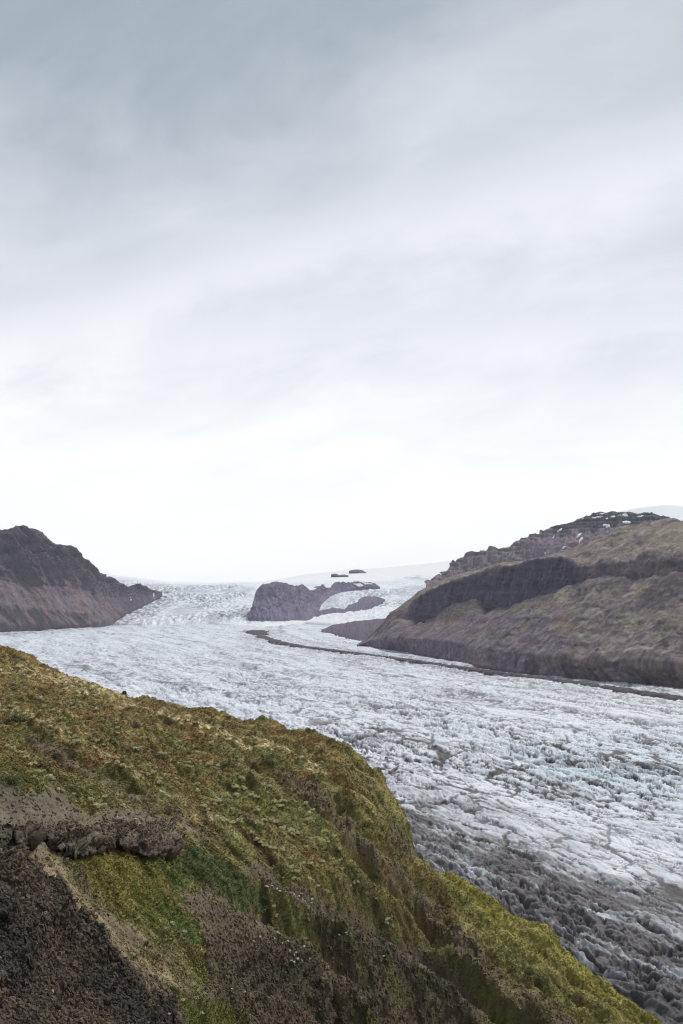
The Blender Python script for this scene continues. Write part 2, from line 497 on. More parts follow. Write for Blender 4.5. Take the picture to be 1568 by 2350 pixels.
    Z = lerp(Z, Z0 + big * 0.6 + fbm(X / 30, Y / 30, 3, 97) * 3.0 + 0.25 * hum, fr * 0.7)
    return np.stack([X, Y, Z], -1), c


P, c = build_glacier()
GL_P = P
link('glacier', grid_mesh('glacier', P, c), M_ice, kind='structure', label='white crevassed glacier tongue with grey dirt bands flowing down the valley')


# ------------------------------------------------------------------ lofted landforms
def loft(lines, u0, u1, nu, rows, smooth=1):
    """lines: lists of (u, v, r) from foot to crest; r None = where the point meets the ice. Returns points, u, row coordinate"""
    us = np.linspace(u0, u1, nu)
    vs, rs = [], []
    for ln in lines:
        x = [p[0] for p in ln]
        v = np.interp(us, x, [p[1] for p in ln])
        r = np.interp(us, x, [min(float(ice_r(p[0], p[1])), 5000.0) if p[2] is None else p[2] for p in ln])
        vs.append(v); rs.append(r)
    vv, rr, kk = [], [], []
    for i in range(len(lines) - 1):
        for t in np.linspace(0, 1, rows[i], endpoint=(i == len(lines) - 2)):
            vv.append(lerp(vs[i], vs[i + 1], t)); rr.append(lerp(rs[i], rs[i + 1], t)); kk.append(np.full(nu, i + t))
    vv, rr, kk = np.array(vv), np.array(rr), np.array(kk)
    for _ in range(smooth):
        rr[1:-1] = (rr[:-2] + rr[1:-1] * 2 + rr[2:]) / 4
        rr[:, 1:-1] = (rr[:, :-2] + rr[:, 1:-1] * 2 + rr[:, 2:]) / 4
    a, s = az_s(np.broadcast_to(us, vv.shape), vv)
    P = np.stack([rr * np.sin(a), rr * np.cos(a), CAM_Z - s * rr], -1)
    return P, np.broadcast_to(us, vv.shape), vv, kk


def normals(P):
    n = np.cross(np.gradient(P, axis=1), np.gradient(P, axis=0))
    n /= np.linalg.norm(n, axis=-1, keepdims=True) + 1e-9
    flip = np.sum(n * (P - np.array([0, 0, CAM_Z])), -1) > 0
    return np.where(flip[..., None], -n, n)


def back(P, n, dist, drop):
    """carry the landform over its crest and down the far side"""
    out = [P]
    last = P[-1]
    h = last[:, :2] / np.linalg.norm(last[:, :2], axis=1, keepdims=True)
    rows = []
    for i in range(1, n + 1):
        t = i / n
        q = last.copy(); q[:, :2] += h * dist * t; q[:, 2] -= drop * t ** 1.4
        rows.append(q)
    return np.concatenate([P, np.array(rows)], 0)


def stripes(P, f):
    """banding by height, bent a little, as lava beds show"""
    z = P[..., 2] + 8 * fbm3(P, 1 / 140, 2, 5)
    return perlin(z / f, z * 0 + 3.3, 2)


def bury(P, k, depth, upto):
    """let the foot of a landform run down under the ice"""
    P = P.copy(); P[..., 2] -= depth * np.clip(1 - k / upto, 0, 1) ** 1.5
    return P


# --- icefall and snowfields
def build_icefall():
    foot = [(-400, 1437, None), (180, 1440, None), (260, 1434, None), (330, 1436, None), (420, 1427, None), (480, 1430, None), (540, 1437, None), (600, 1440, None), (700, 1430, None), (800, 1437, None), (1700, 1437, None)]
    mid = [(-400, 1412, 5300), (200, 1412, 5300), (480, 1405, 5500), (560, 1418, 5150), (640, 1421, 5100), (760, 1408, 5300), (850, 1404, 5400), (1000, 1385, 5700), (1700, 1380, 5900)]
    up = [(-400, 1375, 6200), (250, 1358, 6300), (350, 1368, 6300), (450, 1362, 6400), (560, 1372, 6200), (680, 1360, 6500), (760, 1362, 6400), (860, 1352, 6700), (960, 1350, 6600), (1050, 1330, 6900), (1700, 1320, 7000)]
    top1 = [(-400, 1320, 8000), (220, 1318, 7900), (300, 1326, 7700), (400, 1339, 7500), (480, 1339, 7500), (600, 1337, 7600), (660, 1333, 7700), (760, 1330, 7900), (900, 1326, 8200), (1050, 1310, 8600), (1700, 1250, 8800)]
    top2 = [(-400, 1312, 9000), (220, 1313, 9300), (270, 1320, 9300), (400, 1335, 9200), (480, 1337, 9200), (600, 1334, 9200), (650, 1328, 9400), (700, 1318, 9900), (800, 1308, 10200), (900, 1301, 10400), (1050, 1286, 10600),
            (1250, 1230, 10800), (1420, 1173, 10900), (1470, 1164, 10900), (1530, 1158, 10900), (1600, 1163, 10900), (1700, 1170, 10900)]
    P, u, v, k = loft([foot, mid, up, top1, top2], -350, 1690, 620, [14, 62, 60, 26])
    P = bury(P, k, 40, 0.14)
    n = normals(P)
    x, y = P[..., 0], P[..., 1]
    fall = sm(640, 560, u) * sm(0.0, 0.15, k) * sm(3.2, 2.6, k)                       # broken ice of the main fall
    fall = np.maximum(fall, sm(700, 760, u) * sm(0.9, 1.3, k) * sm(2.5, 2.0, k) * 0.85)
    fall = np.maximum(fall, 0.35 * sm(3.3, 2.6, k))
    zone = np.clip(0.5 + 1.3 * fbm(x / 420, y / 600, 3, 7), 0, 1)
    b1 = np.abs(perlin(x / 46, y / 75, 1)); b2 = np.abs(perlin(x / 22, y / 36, 2)); 
    hum = np.sqrt(b1) * 26 + np.sqrt(b2) * 16 - 24
    P = P + np.array([0, 0, 1.0]) * (hum * fall * (0.35 + 0.9 * zone))[..., None] * 0.8
    base = lerp(S(226, 228, 234, 0.80), S(216, 219, 226, 0.80), (fall * sm(0, 0.8, k))[..., None])
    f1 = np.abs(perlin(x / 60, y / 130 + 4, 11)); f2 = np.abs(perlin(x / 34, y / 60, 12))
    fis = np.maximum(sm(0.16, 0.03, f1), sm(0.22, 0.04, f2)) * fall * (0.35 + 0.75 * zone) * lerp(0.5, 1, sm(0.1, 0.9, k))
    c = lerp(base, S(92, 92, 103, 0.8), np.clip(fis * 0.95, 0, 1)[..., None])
    grey = sm(0.05, 0.5, fbm(x / 260, y / 700, 4, 15)) * fall
    c = lerp(c, S(150, 150, 160, 0.8), (grey * 0.55)[..., None])
    snow = sm(2.7, 3.2, k) * np.ones(u.shape)
    c = lerp(c, np.array([0.90, 0.90, 0.91]), snow[..., None] * 0.85)
    # crevassed patch high on the right snowfield
    pt = sm(-4, 8, poly_sd(u + 10 * fbm(x / 120, y / 300, 3, 33), v, [(925, 1325), (960, 1318), (985, 1330), (950, 1333)]))
    c = lerp(c, S(140, 142, 152, 0.8), (pt * (0.35 + 0.5 * sm(-0.1, 0.3, fbm(x / 60, y / 200, 2, 35))))[..., None])
    # dirty edge where the ice grinds along the left mountain
    ed = sm(34, 2, np.abs(line_d(u, v, [(180, 1440), (240, 1432), (300, 1416), (345, 1398), (380, 1368)])[0])) * sm(-0.2, 0.25, fbm(x / 40, y / 60, 4, 36, 0.6))
    c = lerp(c, S(105, 102, 112, 0.8), np.clip(ed, 0, 0.8)[..., None] * (k < 2)[..., None])
    P = back(P, 3, 900, 200)
    c = np.concatenate([c, np.repeat(c[-1:], 3, 0)], 0)
    return P, c


P, c = build_icefall()
link('icefall_and_snowfield', grid_mesh('icefall_and_snowfield', P, c), M_snow, kind='structure', label='broken icefall spilling from the white snowfield at the head of the valley')


def loft_index(P):
    return project(P[..., 0], P[..., 1], P[..., 2])


def patches_from(P, polys, name, parent, mat, col, lift, seed=0, rag=2.0):
    """thin sheets that lie on a landform: its own faces inside each outline, raised a little"""
    U, V = loft_index(P)
    n = normals(P)
    for k, poly in enumerate(polys):
        j = rag * fbm3(P, 1 / 60.0, 2, seed + k)
        m = poly_sd(U + j, V + j, poly) > 0
        f = m[:-1, :-1] & m[1:, :-1] & m[:-1, 1:] & m[1:, 1:]
        if f.sum() < 2: continue
        idx = np.arange(m.size).reshape(m.shape)
        q = np.stack([idx[:-1, :-1], idx[:-1, 1:], idx[1:, 1:], idx[1:, :-1]], -1)[f]
        used, inv = np.unique(q, return_inverse=True)
        V3 = P.reshape(-1, 3)[used] + n.reshape(-1, 3)[used] * lift
        q = inv.reshape(-1, 4)
        # rim turned down into the slope gives the sheet its thickness
        e = {}
        for a in q:
            for i in range(4):
                p, r = int(a[i]), int(a[(i + 1) % 4])
                if (r, p) in e: del e[(r, p)]
                else: e[(p, r)] = 1
        nb = len(V3)
        lo = V3 - n.reshape(-1, 3)[used] * lift * 1.6
        side = [[b, a, a + nb, b + nb] for a, b in e]
        me = raw_mesh(name, np.concatenate([V3, lo]), np.concatenate([q, np.array(side).reshape(-1, 4)]), np.ones((2 * nb, 3)) * col)
        link(name, me, mat, parent)


# --- left mountain
def build_left():
    foot = [(-500, 1462, None), (-200, 1456, None), (0, 1450, None), (100, 1446, None), (200, 1440, None), (225, 1435, 4740), (250, 1428, 4930), (300, 1408, 5420), (340, 1388, 5870), (372, 1364, 6250)]
    lo = [(-500, 1400, 4300), (0, 1398, 4350), (100, 1400, 4400), (200, 1408, 4620), (250, 1405, 5060), (300, 1393, 5580), (340, 1378, 5960), (372, 1363, 6260)]
    mid = [(-500, 1310, 4700), (-200, 1320, 4700), (0, 1340, 4700), (70, 1350, 4750), (150, 1352, 4800), (200, 1365, 4930), (250, 1372, 5220), (290, 1372, 5620), (340, 1367, 6040), (372, 1362, 6270)]
    cl = [(-500, 1240, 4850), (-200, 1262, 4850), (0, 1278, 4850), (70, 1275, 4900), (110, 1285, 4950), (165, 1295, 5000), (200, 1325, 5080), (250, 1345, 5320), (290, 1364, 5720), (340, 1361, 6070), (372, 1361, 6280)]
    crest = [(-500, 1200, 5000), (-200, 1228, 5000), (-40, 1226, 4960), (0, 1223, 4950), (30, 1219, 4950), (37, 1212, 4960), (56, 1211, 4960), (60, 1216, 4960), (85, 1221, 4970), (100, 1232, 4980), (112, 1249, 5000), (130, 1251, 5020), (160, 1254, 5040), (173, 1259, 5050), (177, 1275, 5060), (186, 1288, 5080),
             (210, 1312, 5160), (222, 1320, 5220), (250, 1328, 5370), (262, 1336, 5470), (272, 1350, 5600), (284, 1357, 5750), (292, 1353, 5820), (310, 1350, 5950), (330, 1348, 6060), (340, 1354, 6100), (352, 1354, 6150), (362, 1357, 6220), (372, 1360, 6290)]
    P, u, v, k = loft([foot, lo, mid, cl, crest], -500, 372, 520, [22, 34, 34, 30])
    n = normals(P)
    lat = P[..., 0] * 0.9 + P[..., 1] * 0.3
    z = P[..., 2]
    lat = lat + 0.75 * z
    fadeE = sm(372, 300, u) * 0.88 + 0.12
    up = sm(1.7, 2.8, k)
    gul = ridged(lat / 150, z / 420, 4, 3)
    rib = ridged(lat / 55, z / 150, 4, 9)
    d = gul * lerp(22, 56, up) + rib * lerp(6, 30, up) + fbm3(P, 1 / 90, 5, 2) * lerp(12, 30, up) + fbm3(P, 1 / 28, 4, 4, ridge=True) * lerp(2, 9, up)
    ledge = stripes(P, 34)
    d = d + up * np.tanh(ledge * 4) * 9 * np.clip(0.4 + fbm(lat / 90, z / 60, 3, 14), 0, 1) + up * np.tanh(stripes(P, 13) * 4) * 3 + (1 - up) * ridged(lat / 45 + 0.4 * fbm(lat / 90, z / 90, 2, 16), z / 260, 4, 15) * 7
    d *= fadeE * sm(0, 0.25, k) * (1 - 0.45 * sm(3.5, 4, k))
    P = P + n * d[..., None]
    P = bury(P, k, 30, 0.2)
    ctop = S(82, 71, 80); cscree = S(96, 84, 90); cred = S(108, 90, 92); cdark = S(70, 62, 76)
    f = fbm(lat / 120, z / 260, 4, 5)
    c = lerp(np.ones(u.shape + (3,)) * cscree, cred, sm(-0.1, 0.5, f)[..., None])
    cliff = np.clip(sm(1.3, 2.7, k + 1.3 * fbm(lat / 110, z / 420, 4, 13, 0.6)) * sm(-0.5, 0.35, ridged(lat / 70, z / 260, 4, 12) + 0.45 * (k - 2.5)), 0, 1)
    c = lerp(c, ctop, cliff[..., None] * np.clip(0.75 + 0.7 * fbm(lat / 50, z / 70, 4, 29, 0.6), 0.2, 1)[..., None])
    c = c * (1 + 0.22 * (ledge * up)[..., None] + 0.3 * fbm(lat / 16, z / 14, 4, 27, 0.65)[..., None])
    ol = sm(1.3, 0.5, k) * sm(0, 0.45, fbm(lat / 160, z / 60, 3, 21)) * 0.6
    c = lerp(c, S(96, 88, 78), ol[..., None])
    chute = sm(0.12, 0.6, fbm(lat / 60 + 0.5 * f, z / 170, 4, 25)) * sm(2.7, 1.6, k) * 0.35
    c = lerp(c, S(130, 116, 120), chute[..., None])
    c = lerp(c, ctop, (sm(0.12, 0.32, fbm(lat / 90, z / 34, 5, 28, 0.62)) * sm(0.9, 1.8, k) * 0.75)[..., None])
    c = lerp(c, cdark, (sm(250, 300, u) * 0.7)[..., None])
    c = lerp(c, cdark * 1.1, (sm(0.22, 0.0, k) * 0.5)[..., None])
    P = back(P, 5, 700, 500)
    c = np.concatenate([c, np.repeat(c[-1:], 5, 0)], 0)
    return P, c


P, c = build_left()
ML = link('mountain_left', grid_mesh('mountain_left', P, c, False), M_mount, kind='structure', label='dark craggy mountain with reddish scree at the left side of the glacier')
patches_from(P, [[(297, 1364), (300, 1363), (303, 1380), (300, 1381)], [(350, 1360), (353, 1360), (355, 1374), (352, 1375)]],
             'snow_patch', ML, M_snow, S(225, 226, 232), 3, 60)


# --- far ridge with snow patches, behind the right mountain
def build_far_ridge():
    foot = [(980, 1405, 4300), (1700, 1405, 4300)]
    mid = [(980, 1350, 4500), (1030, 1335, 4550), (1100, 1310, 4600), (1250, 1285, 4700), (1400, 1250, 4800), (1700, 1245, 4800)]
    hi = [(980, 1345, 4600), (1020, 1318, 4650), (1080, 1285, 4700), (1180, 1264, 4800), (1260, 1225, 5000), (1300, 1224, 5050), (1420, 1215, 5100), (1520, 1205, 5150), (1700, 1205, 5150)]
    crest = [(980, 1342, 4700), (1010, 1330, 4700), (1022, 1312, 4720), (1045, 1293, 4750), (1065, 1283, 4760), (1075, 1270, 4760), (1083, 1267, 4760), (1095, 1271, 4780), (1110, 1268, 4790), (1125, 1269, 4800), (1145, 1263, 4830), (1180, 1254, 4900),
             (1210, 1241, 4950), (1250, 1222, 5050), (1263, 1212, 5080), (1290, 1203, 5150), (1320, 1197, 5300), (1370, 1180, 5500), (1400, 1177, 5500), (1450, 1178, 5500), (1490, 1182, 5500), (1520, 1190, 5400), (1560, 1198, 5400), (1700, 1205, 5400)]
    P, u, v, k = loft([foot, mid, hi, crest], 980, 1690, 700, [10, 64, 70])
    n = normals(P); lat = P[..., 0] * 0.8 - P[..., 1] * 0.3; z = P[..., 2]
    gul = ridged(lat / 110, z / 500, 4, 33)
    d = (gul * 34 + fbm3(P, 1 / 70, 5, 41) * 22 + ridged(lat / 40, z / 160, 3, 35) * 14) * (1 - 0.6 * sm(2.6, 3, k))
    P = P + n * d[..., None]
    f = fbm(lat / 120, z / 300, 4, 37)
    c = lerp(np.ones(u.shape + (3,)) * S(118, 104, 112), S(132, 114, 116), sm(-0.2, 0.5, f)[..., None])
    st = sm(0.1, 0.5, fbm(lat / 22, z / 260, 3, 39))
    c = lerp(c, S(140, 130, 132), (st * 0.5)[..., None])
    c = lerp(c, S(118, 92, 88), (sm(0.2, 0.5, fbm(lat / 200, z / 100, 2, 45)) * 0.4)[..., None])
    capm = sm(1240, 1275, u) * sm(1.75, 2.15, k + 0.25 * fbm(lat / 60, z / 60, 2, 40))
    c = lerp(c, S(72, 68, 76), capm[..., None]) * (1 + 0.3 * fbm(lat / 18, z / 18, 4, 47, 0.65)[..., None])
    P = P + n * (np.tanh(stripes(P, 20) * 4) * 7 * sm(1.6, 2.2, k) * (1 - 0.7 * sm(2.7, 3, k)))[..., None]
    P = back(P, 4, 900, 350)
    c = np.concatenate([c, np.repeat(c[-1:], 4, 0)], 0)
    return P, c


P, c = build_far_ridge()
MF = link('mountain_ridge_far', grid_mesh('mountain_ridge_far', P, c, False), M_mount, kind='structure', label='reddish grey far ridge with snow patches rising behind the right mountain')
# outlines from the upper-right part of the photograph
zp = lambda pts: [((834 + x * 0.5319) / 1.064, (1200 + y * 0.5319) / 1.064) for x, y in pts]
SNOW = [zp(p) for p in [
    [(1198, 150), (1215, 148), (1240, 158), (1222, 170), (1200, 164)],
    [(1285, 140), (1310, 133), (1330, 142), (1320, 152), (1290, 150)],
    [(1233, 116), (1246, 112), (1262, 114), (1252, 122), (1236, 122)],
    [(1148, 122), (1190, 112), (1212, 114), (1180, 124), (1152, 127)],
    [(1165, 108), (1200, 98), (1232, 97), (1190, 110)],
    [(1262, 110), (1300, 104), (1325, 107), (1312, 118), (1285, 114)],
    [(1356, 116), (1372, 110), (1394, 111), (1378, 119), (1360, 121)],
    [(1085, 126), (1108, 122), (1132, 124), (1104, 130)],
    [(1210, 124), (1222, 120), (1228, 128), (1216, 132)],
    [(986, 188), (1006, 170), (1016, 172), (994, 194)],
    [(966, 212), (976, 200), (983, 204), (972, 218)],
    [(1076, 212), (1094, 190), (1108, 184), (1100, 204), (1082, 218)],
    [(1085, 238), (1100, 212), (1112, 208), (1108, 224), (1092, 240)],
    [(932, 280), (944, 278), (975, 272), (958, 286), (938, 298)],
    [(1010, 262), (1020, 250), (1030, 252), (1018, 268)],
    [(1494, 122), (1508, 122), (1522, 132), (1506, 134)],
    [(1540, 140), (1568, 138), (1600, 142), (1560, 148)]]]
patches_from(P, SNOW, 'snow_patch', MF, M_snow, np.array([0.9, 0.9, 0.9]), 4, 80, 0.9)


# --- right mountain
def build_right():
    foot = [(820, 1483, None), (835, 1482, None), (900, 1491, None), (1000, 1509, None), (1060, 1521, None), (1100, 1531, None), (1200, 1546, None), (1300, 1554, None), (1400, 1564, None), (1568, 1578, None), (1800, 1605, None)]
    lo = [(820, 1481, 2900), (860, 1468, 2850), (900, 1468, 2650), (1000, 1472, 2450), (1100, 1490, 2180), (1200, 1505, 2000), (1300, 1515, 1880), (1400, 1520, 1800), (1568, 1530, 1720), (1800, 1550, 1600)]
    mid = [(820, 1480, 2920), (860, 1460, 2900), (900, 1440, 2820), (950, 1440, 2740), (1000, 1432, 2660), (1100, 1430, 2420), (1200, 1425, 2260), (1300, 1420, 2120), (1400, 1425, 2020), (1568, 1430, 1920), (1800, 1440, 1800)]
    cb = [(820, 1479, 2930), (860, 1456, 2920), (900, 1426, 2880), (945, 1428, 2840), (964, 1446, 2780), (996, 1423, 2740), (1040, 1392, 2680), (1085, 1381, 2600), (1102, 1384, 2580), (1116, 1409, 2540), (1150, 1402, 2500), (1188, 1394, 2460), (1235, 1378, 2420), (1280, 1362, 2390), (1332, 1342, 2360), (1400, 1330, 2300), (1480, 1332, 2240), (1568, 1312, 2180), (1800, 1300, 2100)]
    ct = [(820, 1478.5, 2940), (860, 1452, 2930), (900, 1416, 2910), (940, 1396, 2900), (958, 1380, 2880), (966, 1371, 2860), (1020, 1346, 2770), (1070, 1330, 2690), (1120, 1316, 2630), (1196, 1295, 2540), (1240, 1285, 2500), (1268, 1281, 2470), (1300, 1287, 2430), (1324, 1306, 2390), (1400, 1300, 2330), (1480, 1290, 2270), (1568, 1275, 2210), (1800, 1262, 2130)]
    crest = [(820, 1478, 2950), (835, 1474, 2950), (850, 1462, 2950), (870, 1447, 2950), (890, 1428, 2950), (910, 1404, 2950), (930, 1386, 2960), (960, 1362, 2960), (985, 1349, 2950), (1010, 1337, 2930), (1050, 1321, 2860), (1100, 1310, 2800), (1150, 1299, 2740), (1200, 1291, 2690), (1240, 1282, 2660), (1262, 1277, 2640), (1290, 1271, 2640), (1310, 1262, 2640),
             (1350, 1244, 2640), (1380, 1232, 2640), (1400, 1224, 2640), (1420, 1215, 2640), (1445, 1209, 2640), (1480, 1203, 2640), (1520, 1196, 2640), (1545, 1193, 2640), (1568, 1200, 2640), (1620, 1204, 2640), (1800, 1190, 2640)]
    P, u, v, k = loft([foot, lo, mid, cb, ct, crest], 820, 1790, 640, [30, 48, 36, 46, 34], smooth=3)
    n = normals(P); lat = P[..., 0] * 0.62 - P[..., 1] * 0.78; z = P[..., 2]
    cw = sm(930, 970, u)
    cliff = cw * sm(2.9, 3.05, k) * sm(4.08, 3.95, k)
    band = sm(1345, 1300, u) * cliff                                            # the tall basalt wall
    slope = 1 - cliff
    knob = ridged(lat / 60, z / 45, 4, 51)
    big = ridged(lat / 170, z / 200, 3, 52)
    d = 0.7 * slope * (knob * 3.5 * sm(1100, 1350, u) + ridged((lat + 0.55 * z) / 90, z / 420, 5, 68, 0.5) * 13 * sm(0.05, 0.6, k) + big * 18 * sm(0.2, 1.4, k) + fbm3(P, 1 / 80, 5, 53, 0.5) * 7 + np.tanh(fbm(lat / 70, z / 24, 4, 70, 0.6) * 5) * 2.5 * sm(0.3, 1.2, k) * sm(1000, 1200, u))
    col = ridged(lat / 13, z / 220, 3, 54)
    d = d + cliff * (col * 4.5 + ridged(lat / 52, z / 260, 3, 55) * 11 + np.tanh(stripes(P, 16) * 4) * 2 + fbm3(P, 1 / 34, 3, 56) * 3)
    d = d * sm(0, 0.2, k) * sm(830, 900, u) * (1 - 0.55 * sm(4.4, 5, k))
    P = bury(P + n * d[..., None], k, 14, 0.12)
    U, V = loft_index(P)
    f = fbm(lat / 75, z / 60, 4, 57); f2 = fbm(lat / 24, z / 30, 4, 58, 0.6)
    scree = S(94, 81, 88); olive = S(104, 94, 82); rock = S(62, 55, 63); pale = S(138, 126, 118); brown = S(99, 87, 86); wall = S(66, 59, 72)
    c = np.ones(u.shape + (3,)) * scree
    c = lerp(c, brown, sm(1150, 1400, u + 120 * f)[..., None])
    ol = np.maximum(sm(-0.25, 0.3, f + 0.55 * (k - 2.1)) * sm(2.95, 2.7, k) * sm(0.4, 1.4, k), sm(4.0, 4.25, k))
    ol = np.maximum(ol, sm(1100, 1350, u) * sm(-0.05, 0.4, f) * sm(0.5, 1.2, k) * sm(2.98, 2.8, k))
    c = lerp(c, olive, (np.clip(ol, 0, 1) * 0.7)[..., None])
    c = lerp(c, brown * 1.02, (sm(4.2, 4.6, k) * sm(1250, 1400, u) * sm(-0.2, 0.4, -f) * 0.8)[..., None])
    rk = sm(0.18, 0.5, knob + 0.35 * f2) * sm(1000, 1250, u) * 0.0 + sm(0.15, 0.5, fbm(lat / 40, z / 28, 4, 60)) * sm(960, 1150, u) * sm(0.1, 0.6, k)
    crg = sm(0.12, 0.3, fbm((lat - 0.4 * z) / 60, z / 17, 5, 71, 0.62)) * sm(980, 1150, u) * sm(0.2, 0.7, k) * slope
    c = lerp(c, rock, np.clip(np.maximum(rk * 0.6 * slope, crg * 0.8), 0, 1)[..., None])
    pl = sm(0.22, 0.55, fbm(lat / 32, z / 20, 4, 61)) * sm(1180, 1400, u) * slope
    c = lerp(c, pale, (pl * 0.6)[..., None])
    wc = wall * (1 + 0.20 * fbm(lat / 7, z / 120, 3, 62)[..., None] + 0.18 * stripes(P, 12)[..., None] + 0.22 * fbm(lat / 20, z / 16, 4, 67, 0.65)[..., None])
    wc = wc * (1 - 0.3 * sm(0.1, 0.35, fbm(lat / 60, z / 11, 4, 75, 0.6)))[..., None]
    wl = sm(0.2, 0.5, fbm(lat / 40, z / 14, 4, 72, 0.6)) * 0.25 + sm(0.15, 0.55, fbm(lat / 9, z / 70, 4, 73, 0.6)) * 0.28
    wc = lerp(wc, S(104, 96, 98), np.clip(wl, 0, 0.8)[..., None])
    fade_wall = lerp(1.0, np.clip(0.12 + 1.5 * fbm(lat / 60, z / 25, 3, 63), 0, 1), sm(1310, 1370, u))
    c = lerp(c, wc, (cliff * fade_wall)[..., None])
    strk = sm(0.28, 0.6, fbm(lat / 6, z / 90, 3, 64)) * band * 0.35
    c = lerp(c, S(104, 98, 102), strk[..., None])
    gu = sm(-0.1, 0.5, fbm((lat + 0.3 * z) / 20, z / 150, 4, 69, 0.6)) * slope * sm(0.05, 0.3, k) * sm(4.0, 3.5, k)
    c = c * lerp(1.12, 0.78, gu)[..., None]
    # rim of dry grass on top of the wall
    c = lerp(c, S(140, 130, 108), (cw * sm(0.14, 0.03, np.abs(k - 4.1)) * 0.55 * sm(1320, 1290, u))[..., None])
    # dark gully streaks at the foot on the right; lower rocks nearly black brown
    gl = sm(0.15, 0.5, fbm((lat + z * 0.7) / 26, z / 130, 3, 65)) * sm(1.25, 0.5, k) * sm(1080, 1250, u)
    c = lerp(c, S(66, 58, 62), (gl * 0.75)[..., None])
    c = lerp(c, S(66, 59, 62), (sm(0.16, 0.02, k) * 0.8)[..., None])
    for poly, cc, a in [([(1440, 1400), (1500, 1330), (1568, 1300), (1700, 1290), (1700, 1370), (1568, 1365), (1500, 1400)], rock * 0.86, 0.7),
                        ([(1310, 1345), (1400, 1320), (1500, 1318), (1480, 1340), (1380, 1352)], rock, 0.55),
                        ([(1380, 1410), (1440, 1330), (1470, 1325), (1440, 1390), (1400, 1450)], S(84, 74, 76), 0.75),
                        ([(1310, 1375), (1360, 1372), (1370, 1388), (1320, 1392)], rock * 0.85, 0.6),
                        ([(1460, 1215), (1568, 1195), (1700, 1195), (1700, 1280), (1568, 1270), (1500, 1250)], S(112, 104, 88), 0.55),
                        ([(1170, 1412), (1215, 1408), (1210, 1425), (1175, 1430)], rock * 0.8, 0.6)]:
        w = sm(-8, 14, poly_sd(U + 24 * f2, V + 14 * f, poly)) * a
        c = lerp(c, cc * (1 + 0.3 * f2[..., None]), w[..., None])
    for uu, vv, rr, cc in [(1310, 1532, 16, (84, 76, 78)), (1290, 1430, 26, (112, 92, 82)), (1130, 1300, 24, (104, 92, 80))]:
        w = sm(rr * 1.2, rr * 0.5, np.hypot(U - uu, V - vv) + 8 * f2) * 0.6
        c = lerp(c, S(*cc), w[..., None])
    f3 = fbm(lat / 11, z / 8, 4, 66, 0.65)
    c = c * (1 + 0.25 * f2[..., None] + 0.55 * (f3 * slope + 0.3 * f3 * cliff)[..., None])
    c = c * 1.2
    P = back(P, 5, 600, 380)
    c = np.concatenate([c, np.repeat(c[-1:], 5, 0)], 0)
    return P, c


P, c = build_right()
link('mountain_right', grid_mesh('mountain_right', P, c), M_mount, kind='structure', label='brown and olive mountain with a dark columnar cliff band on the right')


# --- rock island between the two ice streams and other rocks standing out of the ice
def simple_rock(name, label, foot, crest, u0, u1, nu, nr, amp, cols, seed, mid=None, dip=25):
    uu = np.linspace(u0, u1, int((u1 - u0) / 2.2) + 2)
    jit_ = (np.interp(uu, [u0, u0 + 8, u1 - 8, u1], [0, 1, 1, 0])) * (2.6 if u1 - u0 > 250 else 1.0) * fbm(uu / 9, uu * 0 + seed, 4, seed, 0.65)
    crest = [(a_, float(np.interp(a_, [p[0] for p in crest], [p[1] for p in crest]) + j_), float(np.interp(a_, [p[0] for p in crest], [p[2] for p in crest]))) for a_, j_ in zip(uu, jit_)]
    lines = [foot] + ([mid] if mid else []) + [crest]
    P, u, v, k = loft(lines, u0, u1, nu, [nr] * (len(lines) - 1))
    n = normals(P); kk = k / (len(lines) - 1)
    lat = P[..., 0]; z = P[..., 2]
    d = amp * (ridged((lat + 0.6 * z) / 80, z / 220, 4, seed) * 0.9 + fbm3(P, 1 / 60, 5, seed + 1) * 0.7 + ridged((lat - 0.5 * z) / 26, z / 70, 4, seed + 3) * 0.5) * sm(0, 0.2, kk) * (1 - 0.5 * sm(0.8, 1, kk))
    d = d * lerp(1, 0.35, sm(700, 780, u)) if u1 - u0 > 250 else d
    P = bury(P + n * d[..., None], kk, dip, 0.25)
    f = fbm(lat / 80, z / 60, 4, seed + 4) + 0.6 * fbm(lat / 20, z / 16, 4, seed + 6)
    c = lerp(np.ones(u.shape + (3,)) * S(*cols[0]), S(*cols[1]), sm(-0.3, 0.4, f + 1.2 * (kk - 0.5))[..., None])
    P = back(P, 4, 350, 160)
    c = np.concatenate([c, np.repeat(c[-1:], 4, 0)], 0)
    return P, link(name, grid_mesh(name, P, c, False), M_mount, kind='structure', label=label)


P, RI = simple_rock('rock_island', 'dark purple grey rock island parting the two ice streams at the valley head',
    [(570, 1424, 5000), (607, 1431, 4900), (654, 1428, 4950), (674, 1420, 5020), (714, 1416, 5080), (728, 1414, 5180), (735, 1391, 5720), (745, 1380, 5980), (761, 1368, 6280), (781, 1361, 6480), (801, 1356, 6580), (825, 1351, 6650), (872, 1348.5, 6720)],
    [(570, 1412, 5080), (577, 1398, 5150), (582, 1387, 5200), (584, 1370, 5280), (587, 1359, 5350), (595, 1349, 5400), (603, 1344, 5430), (630, 1336, 5520), (654, 1339, 5560), (677, 1347, 5600), (691, 1344, 5640), (707, 1349, 5750), (716, 1352, 5850), (728, 1347, 6000), (741, 1342, 6200), (752, 1346, 6300), (758, 1347, 6380), (766, 1338, 6480), (771, 1335.5, 6540), (805, 1337, 6700), (812, 1334.5, 6720), (845, 1336, 6760), (862, 1339.5, 6780), (868, 1344, 6780), (872, 1348, 6780)],
    570, 872, 320, 64, 17, [(114, 104, 122), (92, 85, 102)], 101)  # blue of the distant haze is mixed into the rock colour
